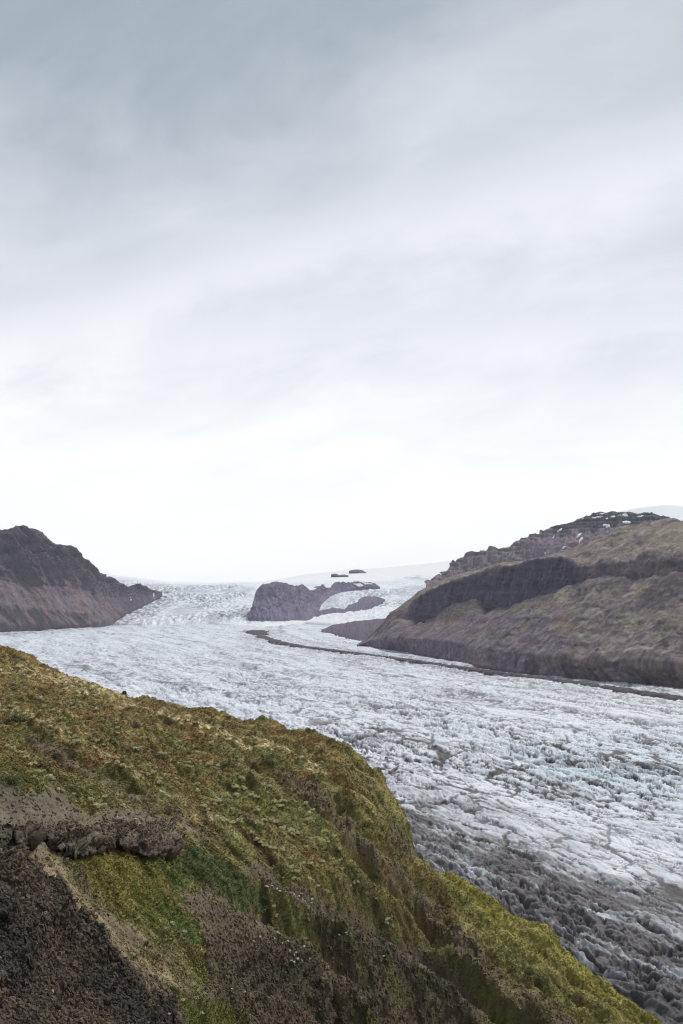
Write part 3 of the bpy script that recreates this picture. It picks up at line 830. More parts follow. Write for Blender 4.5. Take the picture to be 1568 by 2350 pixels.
patches_from(P, [[(702, 1349), (716, 1351), (726, 1349), (724, 1356), (712, 1357)], [(742, 1343), (752, 1346), (760, 1347), (756, 1351), (746, 1349)], [(806, 1339), (826, 1340), (838, 1346), (822, 1347)], [(828, 1337), (850, 1339), (858, 1342), (838, 1342)], [(600, 1371), (606, 1370), (608, 1373), (602, 1374)]],
             'snow_patch', RI, M_snow, np.array([0.9, 0.9, 0.9]), 6, 120)
simple_rock('rock_step', 'dark rock step showing through the small ice stream under the snowfield',
    [(726, 1415, 5150), (765, 1409.5, 5280), (795, 1407, 5320), (835, 1401, 5440), (857, 1395, 5560), (872, 1388, 5720), (884, 1377, 5980)],
    [(726, 1405, 5350), (741, 1400, 5480), (765, 1395, 5580), (780, 1397, 5560), (795, 1397, 5560), (799, 1389, 5720), (822, 1382, 5860), (824, 1375, 5980), (838, 1369, 6100), (862, 1369, 6120), (876, 1373, 6060), (884, 1376, 6020)], 726, 884, 150, 26, 4, [(90, 84, 102), (97, 91, 108)], 141)
simple_rock('summit_rock', 'small dark rock breaking the skyline of the snowfield',
    [(801, 1311, 9300), (818, 1312, 9300), (841, 1314.5, 9300)], [(801, 1310.5, 9320), (808, 1308, 9350), (815, 1306.5, 9360), (823, 1307, 9360), (832, 1308.5, 9360), (837, 1311.5, 9350), (841, 1314, 9320)], 801, 841, 60, 12, 3, [(92, 86, 104), (92, 86, 104)], 151, dip=6)
simple_rock('ledge_rock', 'thin dark rock ledge lying in the snowfield beneath the summit rock',
    [(760, 1318.5, 8500), (780, 1321, 8500), (800, 1321, 8500)], [(760, 1318, 8520), (766, 1316.5, 8540), (773, 1317, 8540), (779, 1319.5, 8540), (790, 1318, 8540), (800, 1320.5, 8520)], 760, 800, 50, 8, 2, [(100, 94, 110), (100, 94, 110)], 161, dip=4)
simple_rock('debris_mound', 'dark debris mound reaching onto the ice from the foot of the right mountain',
    [(738, 1452, None), (760, 1459, None), (790, 1468, None), (825, 1479, None), (860, 1480, None), (905, 1480, None)],
    [(738, 1447, 4100), (752, 1441, 4300), (770, 1434, 4400), (800, 1429, 4500), (835, 1425, 4600), (870, 1421, 4700), (905, 1419, 4800)], 738, 905, 150, 40, 9, [(80, 70, 80), (88, 78, 88)], 171)


# --- medial moraine: a ridge of debris carried on the ice
def build_moraine():
    P0 = MOR_XY
    seg = np.concatenate([[0], np.cumsum(np.hypot(*(P0[1:] - P0[:-1]).T))])
    t = np.linspace(0, 1, 900) ** 1.0 * seg[-1]
    cx, cy = np.interp(t, seg, P0[:, 0]), np.interp(t, seg, P0[:, 1])
    for _ in range(60):
        cx[1:-1] = (cx[:-2] + 2 * cx[1:-1] + cx[2:]) / 4; cy[1:-1] = (cy[:-2] + 2 * cy[1:-1] + cy[2:]) / 4
    tx, ty = np.gradient(cx), np.gradient(cy); l = np.hypot(tx, ty); tx /= l; ty /= l
    dist = np.hypot(cx, cy)
    half = np.interp(dist, [1300, 1500, 2000, 2600, 3200, 3700, 4100, 4500], [34, 34, 31, 30, 38, 52, 88, 108])
    m = 31
    w = np.linspace(-1, 1, m)
    X = cx[:, None] - ty[:, None] * w * half[:, None]; Y = cy[:, None] + tx[:, None] * w * half[:, None]
    R = np.hypot(X, Y)
    # ragged edges
    j = fbm(X / 30, Y / 30, 3, 7) * 0.5
    j = fbm(X / 34, Y / 34, 4, 7, 0.6); j2 = fbm(X / 8, Y / 8, 3, 17)
    prof = 1.05 - np.abs(w)[None, :] * 1.3 + j * 0.75 + j2 * 0.25
    edge = sm(1.0, 0.8, np.abs(w))[None, :]
    Z = ice_z(R) + lerp(-6, 2.2, sm(0.0, 0.6, prof) * edge) + fbm(X / 9, Y / 9, 4, 9, 0.6) * 2.5
    f = fbm(X / 25, Y / 12, 4, 13)
    c = S(78, 70, 74) * (1 + 0.4 * f[..., None])
    icy = sm(0.35, 0.8, f - 1.0 * prof + 0.45)
    c = lerp(c, S(190, 192, 200, 0.85), (icy * 0.7)[..., None])
    return np.stack([X, Y, Z], -1), c


P, c = build_moraine()
link('medial_moraine', grid_mesh('medial_moraine', P, c), M_mor, kind='structure', label='dark medial moraine stripe curving along the white glacier')


# ------------------------------------------------------------------ foreground hillside
CREST = [(-2600, 1300, 380), (-900, 1380, 330), (-300, 1430, 290), (0, 1480, 250), (60, 1500, 240), (140, 1545, 228), (200, 1568, 218), (280, 1592, 205), (400, 1615, 192), (540, 1645, 176), (640, 1660, 165), (745, 1690, 154), (800, 1715, 148),
         (860, 1760, 140), (880, 1790, 136), (888, 1815, 133), (915, 1850, 130), (935, 1890, 126), (943, 1930, 122), (951, 1968, 119), (985, 1985, 117), (1040, 2005, 114), (1100, 2040, 111), (1180, 2100, 108),
         (1260, 2142, 106), (1290, 2180, 105), (1400, 2260, 101), (1500, 2335, 97), (1600, 2430, 94), (1800, 2620, 92), (2600, 3300, 90)]
TABLE = {-900: [(2350, 12), (2000, 20), (1700, 80)], -300: [(2350, 18), (2100, 23), (1900, 33), (1750, 70), (1600, 140)],
         0: [(2350, 22), (2150, 26), (2000, 32), (1900, 38), (1815, 46), (1760, 68), (1700, 92), (1620, 132), (1550, 182)],
         200: [(2350, 27), (2150, 33), (2000, 42), (1935, 47), (1865, 54), (1790, 73), (1700, 102), (1620, 155)],
         400: [(2350, 34), (2200, 40), (2050, 50), (1960, 57), (1905, 63), (1830, 82), (1750, 106), (1680, 138)],
         600: [(2350, 42), (2200, 50), (2080, 60), (1950, 77), (1850, 97), (1750, 126)],
         800: [(2350, 54), (2200, 64), (2080, 76), (1950, 94), (1850, 112), (1780, 128)],
         880: [(2350, 59), (2200, 70), (2080, 84), (1950, 102), (1850, 124)],
         950: [(2350, 64), (2200, 77), (2080, 94), (2020, 105)], 1100: [(2350, 76), (2200, 91), (2100, 103)], 1300: [(2350, 88), (2250, 98)], 1500: [(2450, 86)], 1800: [(2750, 80)]}


def build_hill_base():
    pts = []
    for u, col in TABLE.items():
        for v, r in col: pts.append((u, v, r))
    for p in CREST: pts.append(p)
    pts = np.array(pts, float)
    a, s = az_s(pts[:, 0], pts[:, 1])
    ctrl = [(a[i], math.log(pts[i, 2]), s[i]) for i in range(len(pts))]
    for aa in (-1.1, -0.6, -0.2, 0.2, 0.6, 1.1): ctrl.append((aa, math.log(4), 0.75))
    C = np.array(ctrl)
    q = np.stack([C[:, 0] * 5, C[:, 1]], 1)
    def phi(d2): return 0.5 * d2 * np.log(d2 + 1e-9)
    n = len(C)
    K = phi(((q[:, None] - q[None]) ** 2).sum(-1)) + np.eye(n) * 0.002
    Pm = np.concatenate([np.ones((n, 1)), q], 1)
    A = np.block([[K, Pm], [Pm.T, np.zeros((3, 3))]])
    sol = np.linalg.solve(A, np.concatenate([C[:, 2], np.zeros(3)]))
    w, pl = sol[:n], sol[n:]
    def ev(az, lr):
        out = pl[0] + pl[1] * az * 5 + pl[2] * lr
        for i in range(n):
            d2 = (az * 5 - q[i, 0]) ** 2 + (lr - q[i, 1]) ** 2
            out = out + w[i] * phi(d2)
        return out
    az = dense_angles(-24.3, 23.2, 640, 70, 22)
    lr = np.concatenate([np.linspace(math.log(5), math.log(18), 14, endpoint=False), np.linspace(math.log(18), math.log(262), 660, endpoint=False), np.linspace(math.log(262), math.log(620), 26)])
    A_, L_ = np.meshgrid(az, lr); R = np.exp(L_)
    cp = np.array(CREST, float); ca, cs = az_s(cp[:, 0], cp[:, 1])
    rc = np.interp(az, ca, cp[:, 2]); scr = np.interp(az, ca, cs)
    s0 = ev(A_.astype(np.float64), L_)
    dl = scr - ev(az, np.log(rc))
    s = s0 + dl[None] * np.exp(-(np.log(rc[None] / R) / 0.35) ** 2)
    z = CAM_Z - s * R
    zc = CAM_Z - scr * rc
    dr = np.maximum(R - rc[None], 0)
    slope_end = 1.15
    m0 = scr[None] + 0.04
    zb = zc[None] - (m0 * dr + (slope_end - m0).clip(0.15) * (dr - 9 * (1 - np.exp(-dr / 9))))
    z = np.where(R > rc[None], zb, z)
    z = np.maximum(z, -16.0)
    return A_, R, z, rc


A_, R_, Z_, RC = build_hill_base()
X_, Y_ = R_ * np.sin(A_), R_ * np.cos(A_)
VIS = R_ <= RC[None] * 1.02


def find_in(U, V, R, ok, u, v):
    d = (U - u) ** 2 + (V - v) ** 2
    d = np.where(ok, d, 1e12)
    m = d < 16
    if m.any():
        k = np.argmin(np.where(m, R + np.sqrt(d) * 0.2, 1e9))
    else: k = np.argmin(d)
    return np.unravel_index(k, U.shape)


U0, V0 = project(X_, Y_, Z_)


def rib(pts, h, wn, wf, taper=(0.12, 0.15)):
    """a spur: crest line given by sketch points on the smooth slope; wn/wf widths on the near and far side (m)"""
    W = []
    for u, v in pts:
        i = find_in(U0, V0, R_, VIS, u, v); W.append((X_[i], Y_[i]))
    d, t = line_d(X_, Y_, W)
    # far side = larger distance from the viewpoint
    far = d > 0
    w_ = np.where(far, wf, wn)
    k = np.exp(-(np.abs(d) / w_) ** 1.7)
    return h * k * sm(0, taper[0], t) * sm(1, 1 - taper[1], t), d, t


RB = 0
PROF = np.zeros_like(R_)
for pts, wn, wf in [
    ([(380, 2020), (470, 2052), (560, 2098), (642, 2138), (685, 2163), (722, 2176), (744, 2203), (754, 2228), (794, 2257), (822, 2282), (848, 2318), (890, 2370), (930, 2420)], 3.6, 1.7),
    ([(430, 2262), (480, 2258), (524, 2268), (571, 2282), (607, 2294), (650, 2300), (686, 2318), (722, 2350), (760, 2400)], 2.0, 0.9),
    ([(590, 2000), (690, 2060), (776, 2110), (830, 2135), (866, 2153), (902, 2163), (930, 2185), (966, 2210), (1034, 2256), (1108, 2318), (1160, 2380)], 3.8, 1.5),
    ([(830, 1990), (880, 2035), (930, 2073), (975, 2108), (1036, 2165), (1110, 2230), (1200, 2310)], 3.2, 2.4)]:
    p_, d_, t_ = rib(pts, 1.0, wn, wf, (0.02, 0.02))
    PROF = np.maximum(PROF, p_)
PROF = PROF + 0.18 * fbm(X_ / 4, Y_ / 4, 3, 99) * (1 - PROF)
ZONE = sm(-35, 55, poly_sd(U0, V0, [(490, 2090), (540, 2060), (620, 2010), (700, 2040), (860, 2030), (960, 2090), (1110, 2200), (1300, 2420), (1300, 2700), (400, 2700), (440, 2330), (505, 2240), (510, 2170)]))
RB = RB - 6.8 * ZONE * (1 - PROF) * np.clip(R_ / 65, 0.6, 1.3)
for args in [
    ([(760, 1790), (830, 1870), (890, 1950), (960, 2020), (1040, 2090)], 2.4, 4.0, 4.0),
    ([(-40, 1835), (90, 1850), (200, 1885), (300, 1900), (395, 1935)], 1.3, 3.0, 4.0),
    ([(-20, 2010), (100, 2100), (200, 2200), (320, 2310), (420, 2420)], 1.3, 3.0, 1.3),
    ([(60, 1640), (180, 1720), (300, 1790), (430, 1870), (560, 1960)], 1.4, 6.0, 6.0),
    ([(370, 1655), (500, 1700), (600, 1735), (700, 1775), (780, 1840)], 1.8, 9.0, 7.0)]:
    RB = RB + rib(*args)[0]
# gullies
for args in [
    ([(75, 1700), (165, 1760), (300, 1832), (410, 1880), (470, 1925)], -0.8, 2.5, 2.0),
    ([(800, 1930), (860, 1985), (930, 2040), (985, 2110), (1050, 2170)], -2.2, 2.4, 2.0),
    ([(160, 1990), (230, 2060), (300, 2130), (380, 2200), (450, 2290)], -0.8, 2.4, 2.4)]:
    RB = RB + rib(*args)[0]
for _ in range(8):
    RB[1:-1, 1:-1] = (RB[1:-1, 1:-1] * 4 + RB[:-2, 1:-1] + RB[2:, 1:-1] + RB[1:-1, :-2] + RB[1:-1, 2:]) / 8
RB = np.where(R_ > RC[None], RB * np.exp(-np.maximum(R_ - RC[None], 0) / 8), RB * lerp(0.35, 1, sm(0, 0.10, np.log(RC[None] / R_))))
Z_ = Z_ + RB
U1, V1 = project(X_, Y_, Z_)


def hill_fields():
    X, Y, R = X_, Y_, R_
    j1 = fbm(X / 3.2, Y / 3.2, 4, 3) ; j2 = fbm(X / 3.2, Y / 3.2, 4, 13)
    jf1 = fbm(X / 0.9, Y / 0.9, 3, 4, 0.6); jf2 = fbm(X / 0.9, Y / 0.9, 3, 14, 0.6)
    j3 = fbm(X / 0.28, Y / 0.28, 2, 5); j4 = fbm(X / 0.28, Y / 0.28, 2, 15)
    ju = (26 * j1 + 15 * jf1 + 6 * j3) * (50 / R) ** 0.5; jv = (22 * j2 + 14 * jf2 + 6 * j4) * (50 / R) ** 0.5
    u, v = U1 + ju, V1 + jv
    def reg(poly, soft=9): return sm(-soft, soft, poly_sd(u, v, poly))
    def ln(pts, w0, w1):
        d, t = line_d(u, v, pts); w = lerp(w0, w1, t)
        return sm(w * 1.5, w * 0.4, np.abs(d)) * sm(0, 0.05, t) * sm(1, 0.93, t)
    fl = {}
    fl['knoll'] = reg([(-900, 1700), (-60, 1785), (0, 1800), (60, 1812), (130, 1832), (200, 1856), (262, 1850), (335, 1872), (408, 1905), (408, 1958), (335, 1965), (270, 1945), (170, 1965), (120, 1958), (60, 1975), (-900, 1960)], 17)
    fl['face'] = reg([(-900, 1930), (0, 1925), (60, 1965), (110, 2035), (170, 2110), (240, 2190), (330, 2260), (450, 2360), (700, 2700), (-900, 2700)], 24)
    fl['tan'] = reg([(85, 1935), (160, 1980), (210, 2045), (290, 2110), (380, 2185), (450, 2270), (500, 2380), (440, 2350), (330, 2262), (240, 2185), (170, 2100), (110, 2020)], 24) * np.clip(0.75 + 0.9 * jf1 + 0.5 * j1, 0, 1)
    fl['scree'] = reg([(395, 2040), (430, 2052), (475, 2036), (560, 2085), (640, 2130), (720, 2200), (770, 2250), (860, 2330), (930, 2440), (430, 2440), (440, 2330), (475, 2270), (480, 2180), (468, 2110), (420, 2080)])
    fl['rib2'] = np.maximum(ln([(555, 1982), (620, 2018), (690, 2055), (760, 2108), (850, 2150), (960, 2205), (1050, 2272), (1130, 2370)], 17, 30), 0)
    fl['rib2face'] = reg([(700, 2100), (780, 2135), (900, 2180), (1040, 2285), (1130, 2400), (880, 2440), (830, 2330), (770, 2240), (720, 2170)])
    fl['strip'] = ln([(60, 1690), (120, 1722), (165, 1757), (230, 1795), (300, 1827), (360, 1848), (410, 1872), (455, 1912), (480, 1945)], 9, 20)
    fl['strip2'] = np.maximum(ln([(765, 1870), (815, 1937), (870, 1985), (925, 2020), (980, 2095), (1040, 2150), (1120, 2220)], 15, 24), 0.8 * ln([(850, 1940), (900, 1985), (950, 2010)], 8, 8))
    bare = np.clip(0.62 + 1.1 * fbm(X / 2.0, Y / 2.0, 4, 51), 0.15, 1)
    fl['strip'] = fl['strip'] * bare; fl['strip2'] = fl['strip2'] * np.clip(bare + 0.1, 0, 1)
    fl['lowrock'] = ln([(975, 2120), (1060, 2190), (1150, 2260), (1260, 2350), (1340, 2430)], 22, 46) * 0.7
    fl['pocket'] = reg([(165, 1972), (240, 1950), (330, 1955), (400, 1965), (450, 1990), (430, 2045), (392, 2050), (420, 2085), (470, 2112), (475, 2165), (405, 2155), (335, 2112), (255, 2062), (205, 2025)], 6)
    fl['thicket'] = reg([(395, 1965), (450, 1942), (530, 1985), (595, 2040), (615, 2092), (545, 2085), (470, 2030), (425, 2005)], 6)
    fl['lowgreen'] = reg([(370, 2255), (430, 2290), (500, 2310), (560, 2345), (620, 2440), (440, 2440), (410, 2330)], 8)
    fl['crag'] = np.maximum(reg([(635, 1762), (690, 1785), (748, 1825), (768, 1875), (735, 1862), (690, 1828), (648, 1800)], 8), ln([(900, 1900), (930, 1950), (945, 1975)], 10, 12)) * 0.75
    rockish = np.clip(fl['crag'] + fl['knoll'] + fl['face'] + fl['tan'] + fl['scree'] + fl['rib2'] + fl['rib2face'] * 0.9 + fl['strip'] + fl['strip2'] + fl['lowrock'], 0, 1)
    keep = np.clip(fl['pocket'] + fl['thicket'] + fl['lowgreen'] * 0.85, 0, 1)
    rockish = rockish * (1 - keep)
    beyond = sm(0, 4, R - RC[None])
    fl['rock'] = rockish
    # colours
    n1 = fbm(X / 6, Y / 6, 4, 21); n2 = fbm(X / 1.7, Y / 1.7, 4, 22, 0.6); n3 = fbm(X / 14, Y / 14, 3, 23); n4 = fbm(X / 0.6, Y / 0.6, 3, 24, 0.6)
    brown = S(106, 88, 52); ochre = S(126, 104, 58); green = S(100, 99, 56); dark = S(68, 63, 38); yell = S(146, 138, 80); pale = S(150, 144, 110)
    high = sm(1860, 1600, v - 0.12 * (u - 300))
    c = lerp(np.ones(R.shape + (3,)) * green, brown, np.clip(0.42 + 0.9 * n3 + 0.5 * n1 + 0.6 * (high - 0.45), 0, 1)[..., None])
    c = lerp(c, ochre, (sm(0.05, 0.5, n1 + 0.25 * (high - 0.5)) * 0.75)[..., None])
    c = lerp(c, dark, (sm(0.10, 0.55, fbm(X / 4, Y / 4, 4, 27)) * 0.7)[..., None])
    c = lerp(c, yell, (sm(0.2, 0.6, fbm(X / 5, Y / 5, 4, 28)) * 0.6)[..., None])
    # slope running down to the crest on the right: yellow green moss
    edge = sm(0.22, 0.03, np.log(RC[None] / R)) * sm(700, 900, u)
    c = lerp(c, yell * 0.9, (edge * np.clip(0.4 + 0.8 * n1, 0, 0.8))[..., None])
    c = lerp(c, S(92, 68, 42), (sm(0.12, 0.45, fbm(X / 9, Y / 9, 4, 26, 0.6)) * 0.6)[..., None])
    c = lerp(c, S(132, 126, 58), (sm(930, 980, u) * sm(0.10, 0.02, np.log(RC[None] / R)) * 0.8)[..., None])
    # dry pale lichen heath along the upper rims
    def lich(pts, w, k): 
        d, t = line_d(u, v, pts)
        return k * sm(w, w * 0.2, np.abs(d)) * sm(0.0, 0.35, n2 + 0.15)
    pl = np.maximum.reduce([lich([(-60, 1530), (60, 1540), (180, 1568), (290, 1606)], 14, 0.75), lich([(370, 1636), (500, 1680), (550, 1706), (650, 1716), (740, 1772)], 12, 0.8), lich([(150, 1580), (240, 1604), (330, 1625)], 12, 0.6),
                            lich([(-40, 1612), (60, 1640), (120, 1668), (180, 1700)], 14, 0.6), lich([(170, 1690), (260, 1745), (350, 1800), (440, 1850), (520, 1900)], 18, 0.35)])
    c = lerp(c, S(176, 164, 124), np.clip(pl * 1.3, 0, 0.95)[..., None])
    c = c * (1 + 0.28 * n2[..., None] + 0.22 * n4[..., None])
    # streaks drawn down the slope
    i0, i1 = find_in(U0, V0, R_, VIS, 60, 1640), find_in(U0, V0, R_, VIS, 560, 1960)
    tx, ty = X[i1] - X[i0], Y[i1] - Y[i0]; tl = math.hypot(tx, ty); tx /= tl; ty /= tl
    sa, sb = X * tx + Y * ty, -X * ty + Y * tx
    stk = fbm(sa / 13, sb / 1.9, 4, 56, 0.6); stk2 = fbm(sa / 22, sb / 4.2, 3, 57)
    c = lerp(c, S(142, 138, 88), (sm(0.22, 0.6, stk) * 0.5)[..., None])
    c = lerp(c, S(70, 62, 40), (sm(0.18, 0.55, -stk) * 0.55)[..., None])
    c = lerp(c, S(112, 96, 74), (sm(0.32, 0.6, stk2) * 0.5)[..., None])
    # bare ground and rock
    gk = S(104, 94, 78); gd = lerp(S(96, 81, 67), S(66, 59, 53), sm(-0.3, 0.35, n1 + 0.5 * n3)[..., None]); gt = S(140, 122, 96); gs = S(98, 85, 68)
    r = np.ones(R.shape + (3,)) * gs
    r = lerp(r, gk, fl['knoll'][..., None]); r = lerp(r, gd, fl['face'][..., None])
    r = lerp(r, gt, (fl['tan'] * np.clip(0.7 + 0.9 * n2 + 0.5 * n1, 0, 1))[..., None])
    r = lerp(r, S(122, 106, 84), (np.maximum(fl['strip'], fl['strip2'] * 0.6) * 0.8)[..., None])
    r = lerp(r, S(70, 61, 52), (np.clip(fl['rib2face'] + fl['scree'] * sm(2150, 2230, v), 0, 1) * sm(-0.5, 0.3, n1) * 0.7)[..., None])
    r = lerp(r, S(120, 104, 84), (fl['scree'] * sm(470, 410, u - 0.25 * (v - 2100)) * 0.5)[..., None])
    moss = sm(0.15, 0.5, fbm(X / 2.6, Y / 2.6, 4, 35)) * (fl['rib2face'] + fl['scree'] * sm(2120, 2200, v) + fl['lowrock'] + 0.6 * fl['strip2']).clip(0, 1)
    r = lerp(r, S(86, 84, 44), (moss * 0.75)[..., None])
    r = r * (1 + 0.22 * n2[..., None] + 0.28 * n4[..., None])
    c = lerp(c, r, rockish[..., None])
    c = lerp(c, lerp(S(108, 104, 50), S(80, 94, 46), sm(0, 1, (u - 300) / 150 + n1)[..., None]) * (1 + 0.25 * n2[..., None]), fl['pocket'][..., None] * 0.9)
    c = lerp(c, S(66, 76, 44), fl['thicket'][..., None] * 0.9)
    c = lerp(c, S(84, 86, 40) * (1 + 0.3 * n2[..., None]), (fl['lowgreen'] * 0.8)[..., None])
    c = lerp(c, S(84, 78, 56), (beyond * 0.7)[..., None])
    lum = c.mean(-1, keepdims=True); c = (c + 0.14 * (lum - c)) * lerp(np.array([1.13, 1.09, 0.98]), np.array([0.90, 0.89, 0.86]), rockish[..., None])
    fl['col'] = c; fl['n1'] = n1; fl['n2'] = n2
    # relief
    rk = rockish
    lumpy = fbm(X / 7, Y / 7, 3, 41) * 0.6 + fbm(X / 2.2, Y / 2.2, 3, 42) * 0.34 + fbm(X / 0.8, Y / 0.8, 2, 43) * 0.13 + 0.45 * stk2 - 0.3 * sm(0.1, 0.5, -stk)
    crag = ridged(X / 3.0, Y / 3.0, 4, 44) * 0.45 + ridged(X / 0.9, Y / 0.9, 3, 45) * 0.22
    streak = ridged((X * 0.8 - Y * 0.4) / 0.8, (X * 0.3 + Y) / 4.5, 3, 46)
    hard = np.clip(fl['crag'] + fl['face'] + 0.9 * fl['rib2face'] + 0.8 * fl['scree'] * sm(2120, 2200, v) + fl['lowrock'] + 0.7 * fl['strip2'], 0, 1) * rk
    cragR = sm(820, 900, u) * sm(0.25, 0.1, np.log(RC[None] / R)) * sm(2010, 1960, v)
    dz = lumpy * (1 - 0.6 * rk) + crag * (1.0 * hard + 0.35 * rk + 0.9 * cragR) + streak * 0.4 * hard + np.clip(fl['face'], 0, 1) * (fbm(X / 4.5, Y / 4.5, 3, 47) * 1.5 + fbm(X / 1.5, Y / 1.5, 3, 48) * 0.35)
    fl['hard'] = hard
    return fl, dz


FL, DZ = hill_fields()
HZ = Z_ + DZ * np.clip(R_ / 60, 0.55, 1.8)
jit = np.clip(FL['hard'], 0, 1)[..., None] * np.stack([fbm(X_ / 0.9, HZ / 0.7, 3, 71), fbm(Y_ / 0.9, HZ / 0.7, 3, 72), 0 * X_], -1) * 0.45
HP = np.stack([X_, Y_, HZ], -1) + jit
link('hillside', grid_mesh('hillside', HP, FL['col']), M_hill, kind='structure', label='steep mossy hillside with bare rocky spurs falling towards the glacier')
HU, HV = project(HP[..., 0], HP[..., 1], HP[..., 2])
HN = normals(HP)


# visibility of the slope's points from the viewpoint (running horizon along each bearing), used to choose where plants show
hs = (CAM_Z - HP[..., 2]) / np.hypot(HP[..., 0], HP[..., 1])
HVIS = hs <= np.minimum.accumulate(hs, axis=0) + 0.004
HVIS &= R_ > 14


def hill_at(u, v):
    i = find_in(HU, HV, R_, HVIS, u, v)
    return HP[i], i


# ------------------------------------------------------------------ plants and stones
rnd = random.Random(5)
nrg = np.random.default_rng(7)


def leaf_cloud(seed, n, size, shape=(1, 1, 0.6), clumps=8, leaf=(0.5, 1.0)):
    """small leaf faces gathered in clumps on a dome: returns verts, tris"""
    g_ = np.random.default_rng(seed)
    cc = g_.normal(size=(clumps, 3)); cc /= np.linalg.norm(cc, axis=1)[:, None]; cc[:, 2] = np.abs(cc[:, 2])
    cc *= g_.uniform(0.35, 0.85, (clumps, 1))
    k = g_.integers(0, clumps, n)
    o = g_.normal(size=(n, 3)); o /= np.linalg.norm(o, axis=1)[:, None]
    ctr = cc[k] + o * g_.uniform(0.15, 0.38, (n, 1))
    ctr = ctr * np.array(shape); ctr[:, 2] = np.abs(ctr[:, 2])
    nrm = o + 0.7 * g_.normal(size=(n, 3)) + np.array([0, 0, 0.6]); nrm /= np.linalg.norm(nrm, axis=1)[:, None]
    t = np.cross(nrm, g_.normal(size=(n, 3))); t /= np.linalg.norm(t, axis=1)[:, None]
    b = np.cross(nrm, t)
    s = size * g_.uniform(leaf[0], leaf[1], (n, 1))
    V = np.stack([ctr - t * s, ctr + b * s * 0.45, ctr + t * s, ctr - b * s * 0.45], 1).reshape(-1, 3)
    q = np.arange(4 * n).reshape(n, 4)
    return V, q


def twig(p, q, r0, r1, k=4):
    p, q = np.array(p, float), np.array(q, float)
    d = q - p; d /= np.linalg.norm(d) + 1e-9
    a = np.cross(d, (0.3, 0.9, 0.2)); a /= np.linalg.norm(a); b = np.cross(d, a)
    th = np.arange(k) * 2 * np.pi / k
    ring = np.cos(th)[:, None] * a + np.sin(th)[:, None] * b
    V = np.concatenate([p + ring * r0, q + ring * r1])
    f = [[i, (i + 1) % k, k + (i + 1) % k, k + i] for i in range(k)]
    return V, np.array(f)


def stems_mesh(seed, n, h, spread, r):
    g_ = np.random.default_rng(seed); Vs, Fs, o = [], [], 0
    for _ in range(n):
        an = g_.uniform(0, 6.283); e = np.array([math.cos(an) * spread, math.sin(an) * spread, h]) * g_.uniform(0.6, 1)
        m = e * 0.5 + g_.normal(size=3) * 0.05
        for p, q, a, b in ((np.array([0, 0, -0.12]), m, r, r * 0.7), (m, e, r * 0.7, r * 0.35)):
            V, f = twig(p, q, a, b); Vs.append(V); Fs.append(f + o); o += len(V)
    return np.concatenate(Vs), np.concatenate(Fs)


def stone_mesh(name, seed, sub=2, flat=0.7, ang=0.5):
    """an angular boulder: a ball cut by random planes and roughened"""
    import bmesh
    bm = bmesh.new(); bmesh.ops.create_icosphere(bm, subdivisions=sub, radius=1)
    g_ = np.random.default_rng(seed)
    V = np.array([v.co for v in bm.verts])
    for _ in range(9):
        n = g_.normal(size=3); n /= np.linalg.norm(n); d = g_.uniform(0.42, 0.8)
        over = np.maximum(V @ n - d, 0); V = V - over[:, None] * n * 0.92
    V = V * (1 + 0.10 * g_.normal(size=(len(V), 1)))
    V[:, 2] *= flat; V[:, 0] *= g_.uniform(0.8, 1.3)
    F_ = np.array([[v.index for v in f.verts] for f in bm.faces]); bm.free()
    return raw_mesh(name, V, F_, None, smooth=False)


M_willow = material('pale_willow_leaf', attr=False, base=(0.72, 0.70, 0.42), s1=3.0, amt=0.2, s2=14, amt2=0.3, rough=0.8)
M_birch = material('dark_green_leaf', attr=False, base=S(84, 95, 56, 0.6), s1=1.5, amt=0.3, s2=9, amt2=0.35, rough=0.75)
M_green = material('bright_green_leaf', attr=False, base=S(98, 114, 52, 0.7), s1=1.5, amt=0.3, s2=9, amt2=0.3, rough=0.8)
M_deep = material('deep_olive_leaf', attr=False, base=S(70, 74, 42, 0.7), s1=1.5, amt=0.3, s2=9, amt2=0.35, rough=0.8)
M_rust = material('rusty_orange_leaf', attr=False, base=S(150, 106, 34, 0.75), s1=1.5, amt=0.3, s2=9, amt2=0.3, rough=0.8)
M_stem = material('bark', attr=False, base=(0.10, 0.075, 0.05), s1=5, amt=0.3, s2=30, amt2=0.3)
M_lichen = material('lichen_stone', attr=False, base=S(170, 162, 148, 0.82), s1=4, amt=0.35, s2=16, amt2=0.3, bump=0.03, bs=12)
M_stone = material('grey_brown_stone', attr=False, base=S(100, 90, 82), s1=3, amt=0.3, s2=14, amt2=0.3, bump=0.04, bs=9)
M_dark = material('dark_basalt', attr=False, base=S(64, 58, 56), s1=1.5, amt=0.35, s2=8, amt2=0.35, bump=0.12, bs=4)


def leafmesh(name, seed, n, size, shape, clumps, mat, stems=4):
    V, q = leaf_cloud(seed, n, size, shape, clumps)
    if stems:
        V2, f2 = stems_mesh(seed + 500, stems, 0.5, 0.5, 0.02)
        q = np.concatenate([q, f2 + len(V)]); V = np.concatenate([V, V2])
    me = raw_mesh(name, V, q, None, smooth=False); me.materials.append(mat)
    if stems:
        me.materials.append(M_stem)
        me.polygons.foreach_set('material_index', np.concatenate([np.zeros(n, np.int32), np.ones(len(f2), np.int32)]))
    return me


def put(name, me, pos, rz, scale, label, cat, group, squash=1.0):
    o = bpy.data.objects.new(name, me); COL.objects.link(o)
    o.location = pos; o.rotation_euler = (0, 0, rz); o.scale = (scale, scale, scale * squash)
    o['label'] = label; o['category'] = cat
    if group: o['group'] = group
    return o


